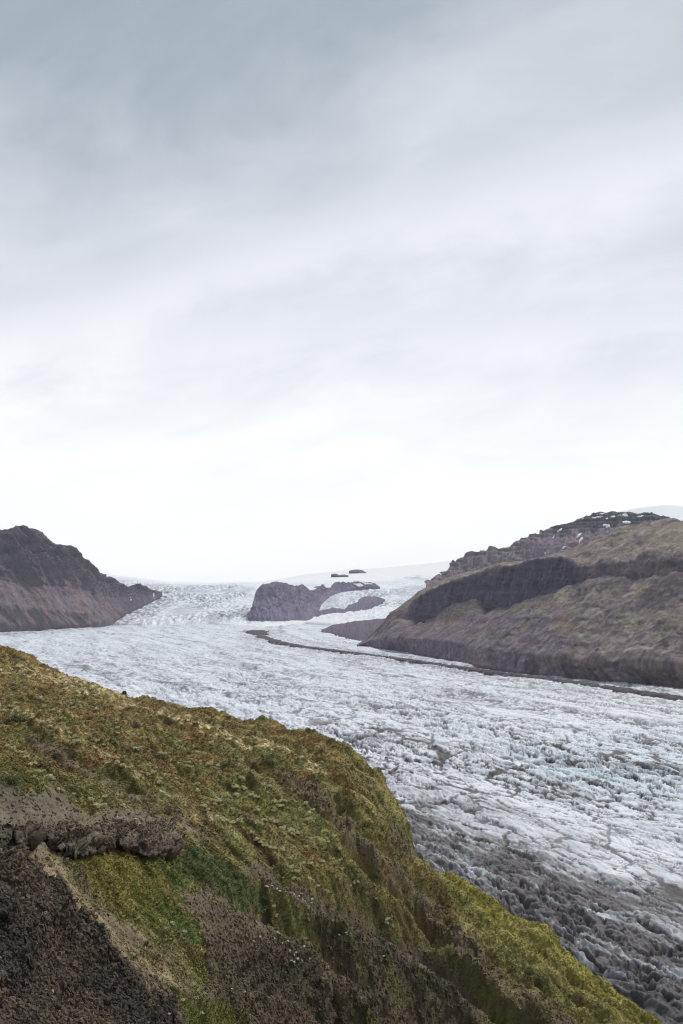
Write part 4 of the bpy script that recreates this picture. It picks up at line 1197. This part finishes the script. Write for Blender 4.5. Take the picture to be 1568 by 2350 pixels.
# pale willow shrubs: sketch position and width on the photograph
c3 = lambda x, y: (x * 0.5, 1456.8 + y * 0.5)
c6 = lambda x, y: ((500 + x * 0.3827) / 1.064, (1900 + y * 0.3827) / 1.064)
c5 = lambda x, y: (x * 0.3597, 1785.7 + y * 0.3597)
W3 = [(180, 290, 40), (205, 325, 25), (240, 352, 34), (275, 352, 34), (330, 335, 25), (440, 345, 40), (445, 490, 44), (480, 510, 30), (535, 425, 30), (540, 455, 30), (655, 480, 35), (625, 525, 36), (645, 520, 30), (750, 545, 44), (830, 490, 30), (912, 538, 36), (935, 540, 34), (970, 495, 40),
      (855, 608, 34), (878, 602, 34), (862, 582, 30), (960, 600, 44), (1000, 598, 40), (680, 642, 34), (702, 634, 32), (770, 645, 42), (1085, 640, 36), (1105, 662, 40), (1120, 668, 34), (1112, 578, 36), (1212, 690, 40), (1235, 692, 36), (1080, 700, 46), (1120, 705, 50), (1050, 742, 44), (1085, 738, 46), (1150, 738, 44), (1178, 742, 40), (1000, 770, 46), (985, 780, 30), (905, 685, 36), (910, 720, 42),
      (1270, 768, 44), (1298, 766, 40), (1290, 788, 46), (1180, 805, 34), (1185, 870, 44), (1250, 852, 44), (1268, 862, 38), (1300, 893, 44), (1335, 898, 46), (1365, 908, 36), (1400, 778, 40), (1425, 822, 44), (1440, 806, 36), (1418, 848, 34), (270, 715, 36), (288, 722, 30), (410, 762, 36), (445, 790, 44), (475, 792, 44), (480, 745, 36), (340, 732, 28), (350, 770, 28), (225, 662, 46), (245, 668, 36), (190, 630, 44), (150, 600, 42), (160, 622, 28), (95, 540, 44), (60, 522, 46), (35, 515, 36),
      (120, 560, 40), (730, 688, 40), (935, 786, 44), (960, 805, 40), (1000, 850, 44), (1030, 858, 40), (1062, 860, 44), (1100, 855, 44), (565, 790, 28), (500, 560, 40), (535, 585, 40), (565, 600, 44), (600, 606, 36), (480, 540, 36), (350, 490, 40), (320, 452, 40), (345, 470, 36), (300, 430, 34), (50, 330, 36), (80, 340, 40), (110, 360, 40), (150, 378, 36), (190, 405, 36), (225, 425, 36), (20, 345, 34)]
W6 = [(215, 372, 40), (330, 205, 44), (535, 345, 48), (560, 355, 44), (500, 328, 48), (600, 348, 44), (380, 268, 46), (440, 275, 46), (460, 290, 36), (370, 300, 42), (330, 405, 44), (355, 420, 44), (385, 432, 46), (415, 445, 44), (445, 455, 46), (495, 465, 50), (545, 515, 36), (645, 445, 42), (560, 570, 44), (590, 602, 46), (575, 635, 44), (600, 640, 36), (665, 648, 46), (690, 660, 40), (680, 545, 48), (750, 540, 42), (795, 405, 44), (780, 382, 36), (860, 460, 42), (880, 582, 44), (960, 682, 46), (935, 690, 40), (730, 690, 44), (790, 738, 46), (770, 722, 36), (680, 385, 34),
      (870, 522, 40), (1160, 908, 48), (1150, 930, 40), (1200, 952, 42), (430, 825, 46), (450, 892, 44), (1040, 742, 34), (820, 520, 36), (720, 560, 36), (300, 350, 40), (110, 265, 44), (150, 275, 44), (190, 280, 44), (235, 282, 40), (640, 545, 38), (1100, 770, 26)]
W5 = [(1100, 935, 46), (1175, 985, 46), (910, 910, 24), (1165, 1430, 50), (1075, 1530, 40), (640, 190, 40), (1290, 1520, 40)]
pale_list = [(c3(x, y), w * 0.5) for x, y, w in W3] + [(c6(x, y), w * 0.36) for x, y, w in W6] + [(c5(x, y), w * 0.36) for x, y, w in W5]
pale_meshes = [leafmesh('willow_shrub', 100 + i, 300, 0.17, (1, 1, 0.85), 8, M_willow, 3) for i in range(6)]


def pale_zone(u, v):
    if v < 1625 + 0.12 * u: return 'small pale willow shrub on the upper slope near the brown crest', 'pale shrubs near the crest'
    if u < 330 and v > 1700 and v < 1870: return 'pale willow shrub on the green slope just above the gravel knoll', 'pale shrubs above the gravel knoll'
    if u < 330: return 'pale willow shrub along the light green rib high on the left slope', 'pale shrubs along the light green rib'
    if v > 2060: return 'pale low shrub between the bare rocky spurs of the lower slope', 'pale shrubs among the rocky spurs'
    if u > 560 and v < 1900: return 'pale grey green willow shrub in the dense patch below the rounded shoulder', 'pale shrubs below the rounded shoulder'
    if v > 1900: return 'pale willow shrub on the green slope above the bare stony spur', 'pale shrubs above the bare stony spur'
    return 'pale willow shrub scattered over the middle of the mossy slope', 'pale shrubs on the middle slope'


for k, ((u, v), w) in enumerate(pale_list):
    p, i = hill_at(u, v)
    dist = float(np.linalg.norm(p - np.array([0, 0, CAM_Z])))
    s = w / F * dist * 0.5 * rnd.uniform(0.75, 1.0)
    lab, grp = pale_zone(u, v)
    put('willow_shrub', pale_meshes[k % 6], p + np.array([0, 0, 0.06]), rnd.uniform(0, 6.28), s, lab, 'shrub', grp, rnd.uniform(0.8, 1.1))


def bush(u, v, w, mat, kind, label, group, seed, squash=0.8):
    """larger bush: foliage and woody stems as parts"""
    p, i = hill_at(u, v)
    dist = float(np.linalg.norm(p - np.array([0, 0, CAM_Z])))
    s = w / F * dist * 0.5
    t = empty(kind, p - np.array([0, 0, 0.12 * s]), rnd.uniform(0, 6.28), label=label, category='bush', group=group)
    t.scale = (s, s, s * squash)
    key = (mat.name, seed % 4)
    if key not in BUSH:
        V, q = leaf_cloud(300 + seed % 4 * 7 + 0, 620, 0.085, (1, 1, 0.8), 16)
        f = raw_mesh('foliage', V, q, None, smooth=False); f.materials.append(mat)
        V, q = stems_mesh(900 + seed % 4, 7, 0.7, 0.6, 0.03)
        st = raw_mesh('stem', V, q, None, smooth=False); st.materials.append(M_stem)
        BUSH[key] = (f, st)
    f, st = BUSH[key]
    link('foliage', f, None, t); link('stem', st, None, t)


BUSH = {}
TH = [(405, 1972), (425, 1962), (447, 1956), (465, 1975), (440, 1985), (485, 1988), (505, 1985), (462, 2000), (495, 2008), (520, 2002), (542, 2005), (515, 2025), (540, 2030), (562, 2022), (580, 2040), (555, 2050), (530, 2046), (578, 2062), (600, 2060), (588, 2084), (560, 2072), (606, 2082), (480, 2022), (430, 2005)]
for k, (u, v) in enumerate(TH):
    bush(u, v, rnd.uniform(32, 44), M_birch, 'birch_bush', 'dark green birch bush in the thicket beneath the rock ledge', 'bushes of the dark green thicket', k)
G = [(c3(290, 392), 46, 'g', 'bright green bush high on the left slope beside the light green rib'), (c3(322, 400), 40, 'g', 'smaller green bush just right of the bright bush on the left slope'),
     (c3(785, 455), 44, 'g', 'green bush in the middle of the upper slope under the crest'), (c3(775, 490), 40, 'g', 'green bush just below the upper slope one, lower of the pair'),
     (c3(1225, 590), 60, 'd', 'broad dark olive bush below the rounded shoulder near the crag'), (c3(875, 540), 38, 'd', 'small dark bush between the pale willows on the middle slope'),
     (c3(1030, 600), 62, 'd', 'wide dull green bush among the pale willows of the middle slope'), (c3(745, 555), 46, 'd', 'dark olive bush left of the pale willows on the middle slope'),
     (c3(70, 385), 74, 'd', 'large dark green bush at the left edge of the upper slope'), (c3(60, 250), 34, 'd', 'small dark bush near the crest at the left edge'),
     (c3(60, 665), 70, 'd', 'dark green bush directly behind the gravel knoll at the left edge'), (c6(535, 390), 34, 'g', 'bright green bush right of the pale willows on the lower slope'),
     (c6(590, 518), 24, 'g', 'small bright yellow green bush beneath the brighter green bush'), (c6(790, 800), 44, 'd', 'dark green bush beside the white stones of the bare spur'),
     (c6(845, 840), 30, 'd', 'smaller dark bush just below the bush at the white stones'), (c6(1080, 622), 32, 'd', 'dark green bush alone beside the long bare gully'),
     (c6(918, 832), 20, 'r', 'little rusty orange bush on the lower green slope'), (c6(415, 955), 22, 'g', 'tiny bright green bush at the edge of the grey scree'),
     (c6(1130, 990), 52, 'd', 'dark green bush in the hollow above the right rocky spur'), (c6(1215, 1030), 28, 'g', 'small green bush in the hollow right of the dark one'),
     (c5(1090, 1350), 36, 'd', 'low dark green bush at the lower end of the tan scree strip'), (c3(120, 690), 26, 'r', 'rusty orange bush behind the gravel knoll'),
     ((285, 2115), 40, 'd', None), ((1240, 2250), 52, 'd', 'dark green bush low on the mossy slope at right'), ((1215, 2225), 36, 'd', 'upper of the dark bushes low on the mossy slope at right')]
for k, ((u, v), w, kind, lab) in enumerate(G):
    if lab is None: continue
    bush(u, v, w, {'g': M_green, 'd': M_deep, 'r': M_rust}[kind], 'leafy_bush', lab, None, k, 0.55)
for k, (u, v) in enumerate([(330, 2095), (350, 2105), (372, 2118), (395, 2125), (345, 2125), (410, 2062), (395, 2035), (415, 2030), (372, 2090)]):
    bush(u, v, rnd.uniform(26, 36), M_green if k % 3 else M_birch, 'leafy_bush', 'fresh green bush in the grassy pocket beneath the dark ledge', 'bushes in the grassy pocket', k, 0.5)

# stones that can be told apart
stones = [stone_mesh('stone', 40 + i, 2, 0.75) for i in range(7)]
for s_ in stones: s_.materials.append(M_stone)
wstones = [stone_mesh('lichen_stone', 60 + i, 2, 0.6) for i in range(7)]
for s_ in wstones: s_.materials.append(M_lichen)
WS = [(c5(x, y), 'pale lichen covered stone on the end of the gravel knoll above the ledge', 'lichen stones on the gravel knoll') for x, y in
      [(745, 245), (760, 270), (772, 256), (800, 265), (815, 285), (830, 300), (850, 325), (895, 290), (902, 302), (880, 350), (905, 355), (1040, 325), (1075, 325), (1085, 338), (720, 255), (780, 300), (860, 262), (790, 250)]]
WS += [(c6(x, y), 'pale stone on the rim of the bare spur above the grey scree', 'pale stones on the bare spur') for x, y in
       [(540, 730), (570, 740), (600, 755), (630, 770), (640, 785), (680, 765), (690, 800), (560, 725), (520, 720), (430, 690), (460, 710), (490, 730), (610, 740), (590, 770), (395, 690), (350, 660)]]
WS += [(c6(x, y), 'pale lichen stone scattered on the dark rounded spur of the foreground', 'lichen stones on the dark spur') for x, y in
       [(440, 1020), (470, 990), (530, 1040), (500, 1050), (545, 1100), (580, 1110), (560, 1130), (600, 1150), (550, 1165), (640, 1150), (660, 1160), (640, 1080), (480, 1100), (620, 1170), (575, 1175), (310, 1030), (355, 1015)]]
WS += [(c6(x, y), 'pale stone on the upper end of the right rocky spur', 'pale stones on the right rocky spur') for x, y in [(870, 1000), (900, 985), (930, 985), (910, 1003), (1145, 1140), (1130, 1160), (170, 1340), (255, 1360)]]
for k, ((u, v), lab, grp) in enumerate(WS):
    p, i = hill_at(u, v); dist = float(np.linalg.norm(p - np.array([0, 0, CAM_Z])))
    s = rnd.uniform(5, 10) / F * dist * 0.5
    o = put('lichen_stone', wstones[k % 7], p + np.array([0, 0, 0.15 * s]), rnd.uniform(0, 6.28), s, lab, 'stone', grp, 0.8)
    o.rotation_euler = (rnd.uniform(-.3, .3), rnd.uniform(-.3, .3), rnd.uniform(0, 6.28))
BS = [(c5(302, 522), 13, 'angular grey boulder left of the grassy pocket under the ledge'), (c5(322, 565), 14, 'rounded brown boulder at the top of the tan scree strip'), (c5(428, 516), 14, 'flat slab shaped stone at the corner of the grassy pocket'),
      (c5(612, 760), 8, 'dark stone lodged halfway down the tan scree strip'), (c5(70, 590), 12, 'pale brown stone lying on the dark rubble face at left'), (c5(700, 975), 9, 'brown stone low in the tan scree strip'),
      (c5(905, 690), 7, 'small stone in the grass of the pocket'), (c5(820, 510), 9, 'stone at the foot of the dark ledge'), (c5(1280, 300), 7, 'small stone beside the bare earth gully'), (c5(690, 870), 8, 'dark brown stone at the lower border of the grassy pocket'),
      ((286, 1589), 11, 'lone dark rock standing up on the crest against the glacier'), ((1015, 2085), 12, 'dark stone in the rocky gully below the shoulder'), ((650, 1790), 10, 'dark rock in the slope beneath the shoulder')]
for k, ((u, v), w, lab) in enumerate(BS):
    p, i = hill_at(u, v); dist = float(np.linalg.norm(p - np.array([0, 0, CAM_Z])))
    s = w / F * dist * 0.5
    me = stones[k % 7]
    if 'dark' in lab:
        me = me.copy(); me.materials.clear(); me.materials.append(M_dark)
    o = put('boulder', me, p + np.array([0, 0, 0.3 * s]), rnd.uniform(0, 6.28), s, lab, 'rock', None, 1.3 if 'lone' in lab else (0.5 if 'slab' in lab else 0.95))


# dark ledge of rock under the gravel knoll
def build_ledge():
    top = [(30, 1912), (60, 1906), (83, 1902), (126, 1900), (173, 1903), (216, 1906), (260, 1900), (300, 1905), (340, 1905), (375, 1900), (395, 1905), (410, 1925)]
    bot = [(30, 1922), (60, 1922), (83, 1920), (112, 1924), (122, 1948), (150, 1960), (173, 1964), (205, 1958), (223, 1952), (245, 1941), (270, 1937), (290, 1945), (312, 1955), (335, 1964), (360, 1960), (378, 1960), (398, 1950), (410, 1935)]
    tr, br = [], []
    for u, v in bot:
        p, i = hill_at(u, v + 2); br.append((u, v, float(np.hypot(p[0], p[1]))))
    R0 = lambda u: float(np.interp(u, [b[0] for b in br], [b[2] for b in br]))
    kb = [(u, v + 3, R0(u) + 2.2) for u, v, r in br]                  # undercut
    bt = [(u, v, R0(u) - 0.85) for u, v, r in br]
    md = [(u, lerp(np.interp(u, [t[0] for t in top], [t[1] for t in top]), v, 0.5), R0(u) + 0.1) for u, v, r in br]
    tp = [(u, v, R0(u) + 0.9) for u, v in top]
    bk = [(u, v - 9, R0(u) + 2.4) for u, v in top]
    bk2 = [(u, v - 5, R0(u) + 4.0) for u, v in top]
    P, u, v, k = loft([kb, bt, md, tp, bk, bk2], 30, 410, 330, [8, 26, 22, 12, 4], smooth=1)
    n = normals(P)
    # broken into blocks: every block stands out by its own amount
    def blocks(w, h, seed):
        x = P[..., 0] + 0.25 * fbm3(P, 1.6, 2, seed); z_ = P[..., 2] + 0.6 * P[..., 1] * (k > 3) + 0.2 * fbm3(P, 1.6, 2, seed + 1)
        iz = np.floor(z_ / h).astype(int); ix = np.floor(x / w + 0.37 * iz).astype(int)
        return (_perm[(_perm[ix & 4095] + iz) & 4095] % 997) / 997.0 - 0.5
    d = (blocks(0.34, 0.55, 5) * 0.55 + blocks(0.95, 1.4, 15) * 0.7 + blocks(0.16, 0.22, 25) * 0.22 + fbm3(P, 1 / 1.6, 3, 9) * 0.35) * sm(0, 1, k) * (1 - 0.97 * sm(2.5, 3.1, k))
    P = P + n * d[..., None]
    w_ = sm(0.8, 1.6, k)
    P[..., 2] += (fbm3(P, 1 / 2.2, 3, 31) * 0.55 + fbm3(P, 1 / 0.6, 3, 33) * 0.2) * w_
    P[..., 1] += fbm3(P, 1 / 1.5, 3, 35) * 0.5 * w_
    n2 = fbm3(P, 1 / 0.3, 3, 11)
    c = lerp(np.ones(u.shape + (3,)) * S(78, 68, 60), S(108, 97, 82), sm(1.3, 2.6, k + 0.9 * n2)[..., None]) * (1 + 0.4 * n2[..., None])  # lower face and underside darker: undercut shade painted into the rock colour
    return P, c


LP, c = build_ledge()
led = empty('rock_ledge', LP[40, 160].tolist(), 0, label='dark overhanging ledge of broken basalt between gravel knoll and grassy pocket', category='rock ledge')
me = grid_mesh('ledge_face', LP - LP[40, 160], c)
link('ledge_face', me, material('ledge_rock', s1=1.2, amt=0.3, s2=6, amt2=0.35, bump=0.12, bs=5), led)


# every small plant and stone is told apart by the landmark it stands nearest to
MARKS = [((286, 1589), 'the lone dark crest rock'), ((30, 1500), 'the high left crest'), (c3(290, 392), 'the bright green bush high on the left'), (c3(70, 385), 'the big dark bush at the left edge'),
         (c3(785, 455), 'the green bush in mid slope under the crest'), (c3(1225, 590), 'the broad olive bush below the shoulder'), (c3(1030, 600), 'the wide dull green bush'), (c3(875, 540), 'the small dark mid-slope bush'),
         (c3(745, 555), 'the dark olive mid-slope bush'), (c3(60, 665), 'the dark bush behind the gravel knoll'), (c3(120, 690), 'the rusty bush behind the knoll'), (c6(535, 390), 'the bright bush of the lower slope'),
         (c6(590, 518), 'the small yellow green bush'), (c6(790, 800), 'the dark bush by the white stones'), (c6(918, 832), 'the little orange bush'), (c6(1130, 990), 'the dark bush in the spur hollow'),
         ((165, 1757), 'the upper bare gully'), ((400, 1862), 'the lower bare gully'), ((395, 1915), 'the tip of the rock ledge'), ((200, 1860), 'the grassy top of the knoll'), ((700, 1830), 'the dark crag under the shoulder'),
         ((320, 2010), 'the grassy pocket'), ((640, 2140), 'the grey foreground spur'), ((700, 2055), 'the bare stony spur'), ((840, 2120), 'the right rocky spur'), ((830, 1945), 'the long bare gully'), ((500, 2010), 'the birch thicket'),
         ((470, 2350), 'the green bottom corner'), ((560, 1850), 'the middle of the slope')]


def tell_apart(objs, noun):
    cells = {}
    for o in objs:
        x, y, z = o.location
        u, v = project(x, y, z)
        k = min(range(len(MARKS)), key=lambda i: (MARKS[i][0][0] - u) ** 2 + (MARKS[i][0][1] - v) ** 2)
        (mu, mv), nm = MARKS[k]
        du_, dv_ = u - mu, v - mv
        d = math.hypot(du_, dv_)
        if d < 5: w = 'right at'
        else: w = ['right of', 'lower right of', 'below', 'lower left of', 'left of', 'upper left of', 'above', 'upper right of'][int(round(math.degrees(math.atan2(dv_, du_)) / 45)) % 8]
        cells.setdefault((w, nm), []).append((d, o))
    nth = ['nearest', 'second', 'third', 'fourth', 'fifth', 'sixth', 'seventh', 'eighth', 'ninth', 'tenth', 'eleventh', 'twelfth', 'thirteenth', 'fourteenth', 'fifteenth', 'sixteenth', 'seventeenth', 'eighteenth', 'nineteenth', 'twentieth']
    for (w, nm), l in cells.items():
        l.sort(key=lambda t: t[0])
        for i, (d, o) in enumerate(l):
            tail = '' if len(l) == 1 else (', nearest' if i == 0 else (', farthest' if i == len(l) - 1 else ', ' + nth[i] + ' out'))
            o['label'] = noun + ' ' + w + ' ' + nm + tail


def by_name(n): return [o for o in COL.objects if o.name.split('.')[0] == n and o.parent is None]


tell_apart(by_name('willow_shrub'), 'pale willow shrub')
tell_apart(by_name('lichen_stone'), 'pale lichen stone')
tell_apart(by_name('birch_bush'), 'dark birch bush')
tell_apart([o for o in by_name('leafy_bush') if o.get('group')], 'fresh green bush')


# ------------------------------------------------------------------ scattered ground cover (uncountable)
def scatter(name, label, protos, pts, rot, scl, tint, mat_index=None):
    pcoll = bpy.data.collections.new(name + '_sources')
    for i, me in enumerate(protos):
        o = bpy.data.objects.new(name + '_piece', me); pcoll.objects.link(o)
    n = len(pts)
    me = bpy.data.meshes.new(name)
    me.vertices.add(n); me.vertices.foreach_set('co', np.ascontiguousarray(pts, np.float32).ravel())
    a = me.attributes.new('rot', 'FLOAT_VECTOR', 'POINT'); a.data.foreach_set('vector', np.ascontiguousarray(rot, np.float32).ravel())
    a = me.attributes.new('scl', 'FLOAT_VECTOR', 'POINT'); a.data.foreach_set('vector', np.ascontiguousarray(scl, np.float32).ravel())
    a = me.attributes.new('tint', 'FLOAT_COLOR', 'POINT'); a.data.foreach_set('color', np.concatenate([np.clip(tint, 0.004, 0.8), np.ones((n, 1))], 1).astype(np.float32).ravel())
    a = me.attributes.new('pick', 'INT', 'POINT'); a.data.foreach_set('value', nrg.integers(0, len(protos), n).astype(np.int32))
    o = bpy.data.objects.new(name, me); COL.objects.link(o)
    o['kind'] = 'stuff'; o['label'] = label
    ng = bpy.data.node_groups.new(name, 'GeometryNodeTree')
    ng.interface.new_socket('Geometry', in_out='INPUT', socket_type='NodeSocketGeometry')
    ng.interface.new_socket('Geometry', in_out='OUTPUT', socket_type='NodeSocketGeometry')
    N, L = ng.nodes, ng.links
    gi, go = N.new('NodeGroupInput'), N.new('NodeGroupOutput')
    m2p = N.new('GeometryNodeMeshToPoints'); L.new(gi.outputs[0], m2p.inputs[0])
    ci = N.new('GeometryNodeCollectionInfo'); ci.inputs['Collection'].default_value = pcoll
    ci.inputs['Separate Children'].default_value = True; ci.inputs['Reset Children'].default_value = True
    iop = N.new('GeometryNodeInstanceOnPoints')
    L.new(m2p.outputs[0], iop.inputs['Points']); L.new(ci.outputs[0], iop.inputs['Instance'])
    iop.inputs['Pick Instance'].default_value = True
    def attr(nm, t):
        x = N.new('GeometryNodeInputNamedAttribute'); x.data_type = t; x.inputs['Name'].default_value = nm
        return [s for s in x.outputs if s.enabled][0]
    L.new(attr('pick', 'INT'), iop.inputs['Instance Index'])
    e2r = N.new('FunctionNodeEulerToRotation'); L.new(attr('rot', 'FLOAT_VECTOR'), e2r.inputs[0])
    L.new(e2r.outputs[0], iop.inputs['Rotation']); L.new(attr('scl', 'FLOAT_VECTOR'), iop.inputs['Scale'])
    L.new(iop.outputs[0], go.inputs[0])
    md = o.modifiers.new('scatter', 'NODES'); md.node_group = ng
    return o


M_tuft = material('moss_and_heath', tint='tint', s1=1.2, amt=0.25, s2=9, amt2=0.3, rough=0.9, spec=0.1)
M_rub = material('rubble_stone', tint='tint', s1=2.0, amt=0.2, s2=14, amt2=0.3, rough=0.95)


def tuft_mesh(seed, n=16):
    V, q = leaf_cloud(seed, n, 0.42, (1, 1, 0.7), 5)
    me = raw_mesh('moss_tuft', V, q, None, smooth=False); me.materials.append(M_tuft); return me


def rubble_mesh(seed):
    me = stone_mesh('rubble', seed, 1, 0.7); me.materials.append(M_rub); return me


def pick_points(weight, n):
    """random spots on the slope, denser where the weight is larger"""
    w = (weight * HVIS)[:-1, :-1].astype(np.float64)
    p = (w / w.sum()).ravel()
    k = nrg.choice(p.size, n, p=p)
    i, j = np.unravel_index(k, w.shape)
    s, t = nrg.random(n), nrg.random(n)
    def bl(A):
        s_, t_ = (s[:, None], t[:, None]) if A.ndim == 3 else (s, t)
        return (A[i, j] * (1 - s_) + A[i + 1, j] * s_) * (1 - t_) + (A[i, j + 1] * (1 - s_) + A[i + 1, j + 1] * s_) * t_
    return bl(HP), bl(FL['col']), bl(R_), (i, j), bl(HN)


# apparent size of each cell of the slope, so that cover is as dense far off as close by
du = np.abs(np.gradient(HU, axis=1)); dv = np.abs(np.gradient(HV, axis=0))
AREA = np.clip(du, 0, 6) * np.clip(dv, 0, 6) * ((HU > -120) & (HU < 1690) & (HV < 2480))
n_t = 190000
p, col, rr, ij, nn = pick_points(AREA * np.clip(1 - FL['rock'] * 1.15, 0.03, 1), n_t)
sz = nrg.uniform(0.5, 1.15, n_t) * (0.075 + 0.00095 * rr)
sz *= np.where(nrg.random(n_t) < 0.05, nrg.uniform(1.5, 2.6, n_t), 1.0)
tint = col * nrg.uniform(0.76, 1.3, (n_t, 1)) * (1 + 0.09 * nrg.normal(size=(n_t, 3)) * np.array([1, 0.5, 0.8]))
pk = nrg.random(n_t)
drift = sm(0.05, 0.5, fbm(p[:, 0] / 5, p[:, 1] / 5, 3, 77)); 
tint = np.where((pk < 0.012 + 0.09 * drift)[:, None], S(158, 154, 112) * nrg.uniform(0.7, 1.1, (n_t, 1)), tint)
tint = np.where(((pk > 0.95) & (pk < 0.975))[:, None], S(146, 108, 50) * nrg.uniform(0.7, 1.1, (n_t, 1)), tint)
rot = np.stack([nrg.normal(size=n_t) * 0.25, nrg.normal(size=n_t) * 0.25, nrg.uniform(0, 6.28, n_t)], 1)
scatter('moss_cover', 'olive and rust coloured moss and heath covering the slope', [tuft_mesh(700 + i) for i in range(6)], p - nn * (0.15 * sz)[:, None], rot, np.stack([sz, sz, sz * 0.75], 1), tint)

n_r = 125000
p, col, rr, ij, nn = pick_points(AREA * np.clip(FL['rock'] * (0.3 + 0.45 * FL['hard'] + 0.25 * FL['face']), 0.0, 1) * np.clip(1 - 0.75 * FL['knoll'], 0, 1), n_r)
sz = np.clip(np.exp(nrg.normal(size=n_r) * 0.75), 0.3, 4.5) * (0.024 + 0.00064 * rr)
tint = col * nrg.uniform(0.8, 1.4, (n_r, 1)) * (1 + 0.05 * nrg.normal(size=(n_r, 3)))
pk = nrg.random(n_r)
tint = np.where((pk < 0.003)[:, None], S(150, 140, 128) * nrg.uniform(0.7, 1.1, (n_r, 1)), tint)
rot = nrg.uniform(0, 6.28, (n_r, 3))
sz *= lerp(0.72, 0.8, FL['face'][ij]) * lerp(1.0, 0.6, FL['tan'][ij])
sc3 = np.stack([sz, sz * nrg.uniform(0.6, 1.2, n_r), sz * nrg.uniform(0.5, 1.0, n_r)], 1)
lj, li = nrg.integers(20, LP.shape[0] - 1, 9000), nrg.integers(0, LP.shape[1], 9000)
lk = nrg.random(9000) < np.where(lj < 50, 0.25, 1.0)
lp = LP[lj[lk], li[lk]] + nrg.normal(size=(lk.sum(), 3)) * 0.08
ls = np.minimum(np.exp(nrg.normal(size=len(lp)) * 0.5), 2.4) * 0.05
p = np.concatenate([p, lp]); rot = np.concatenate([rot, nrg.uniform(0, 6.28, (len(lp), 3))]); sc3 = np.concatenate([sc3, np.stack([ls, ls, ls * 0.7], 1)])
tint = np.concatenate([tint, S(100, 89, 75) * nrg.uniform(0.5, 1.4, (len(lp), 1)) * np.ones((1, 3))])
scatter('rubble', 'loose grey brown rubble covering the bare spurs and the steep rock face', [rubble_mesh(800 + i) for i in range(6)], p, rot, sc3, tint)


# ------------------------------------------------------------------ haze
def build_haze():
    h = 13000 + 1500
    z0, z1 = -18.0, 1560.0
    V = np.array([[x, y, z] for z in (z0, z1) for x, y in ((-h, -h), (h, -h), (h, h), (-h, h))], float)
    q = [[3, 2, 1, 0], [4, 5, 6, 7], [0, 1, 5, 4], [1, 2, 6, 5], [2, 3, 7, 6], [3, 0, 4, 7]]
    me = raw_mesh('haze', V, q, None, smooth=False)
    m = bpy.data.materials.new('haze_air'); m.use_nodes = True
    nt = m.node_tree; nt.nodes.clear()
    out = nt.nodes.new('ShaderNodeOutputMaterial'); v = nt.nodes.new('ShaderNodeVolumePrincipled')
    v.inputs['Color'].default_value = (0.88, 0.92, 1.0, 1); v.inputs['Density'].default_value = 2.1e-5; v.inputs['Anisotropy'].default_value = 0.2
    nt.links.new(v.outputs[0], out.inputs['Volume'])
    link('haze', me, m, kind='stuff', label='thin pale haze filling the valley')


build_haze()
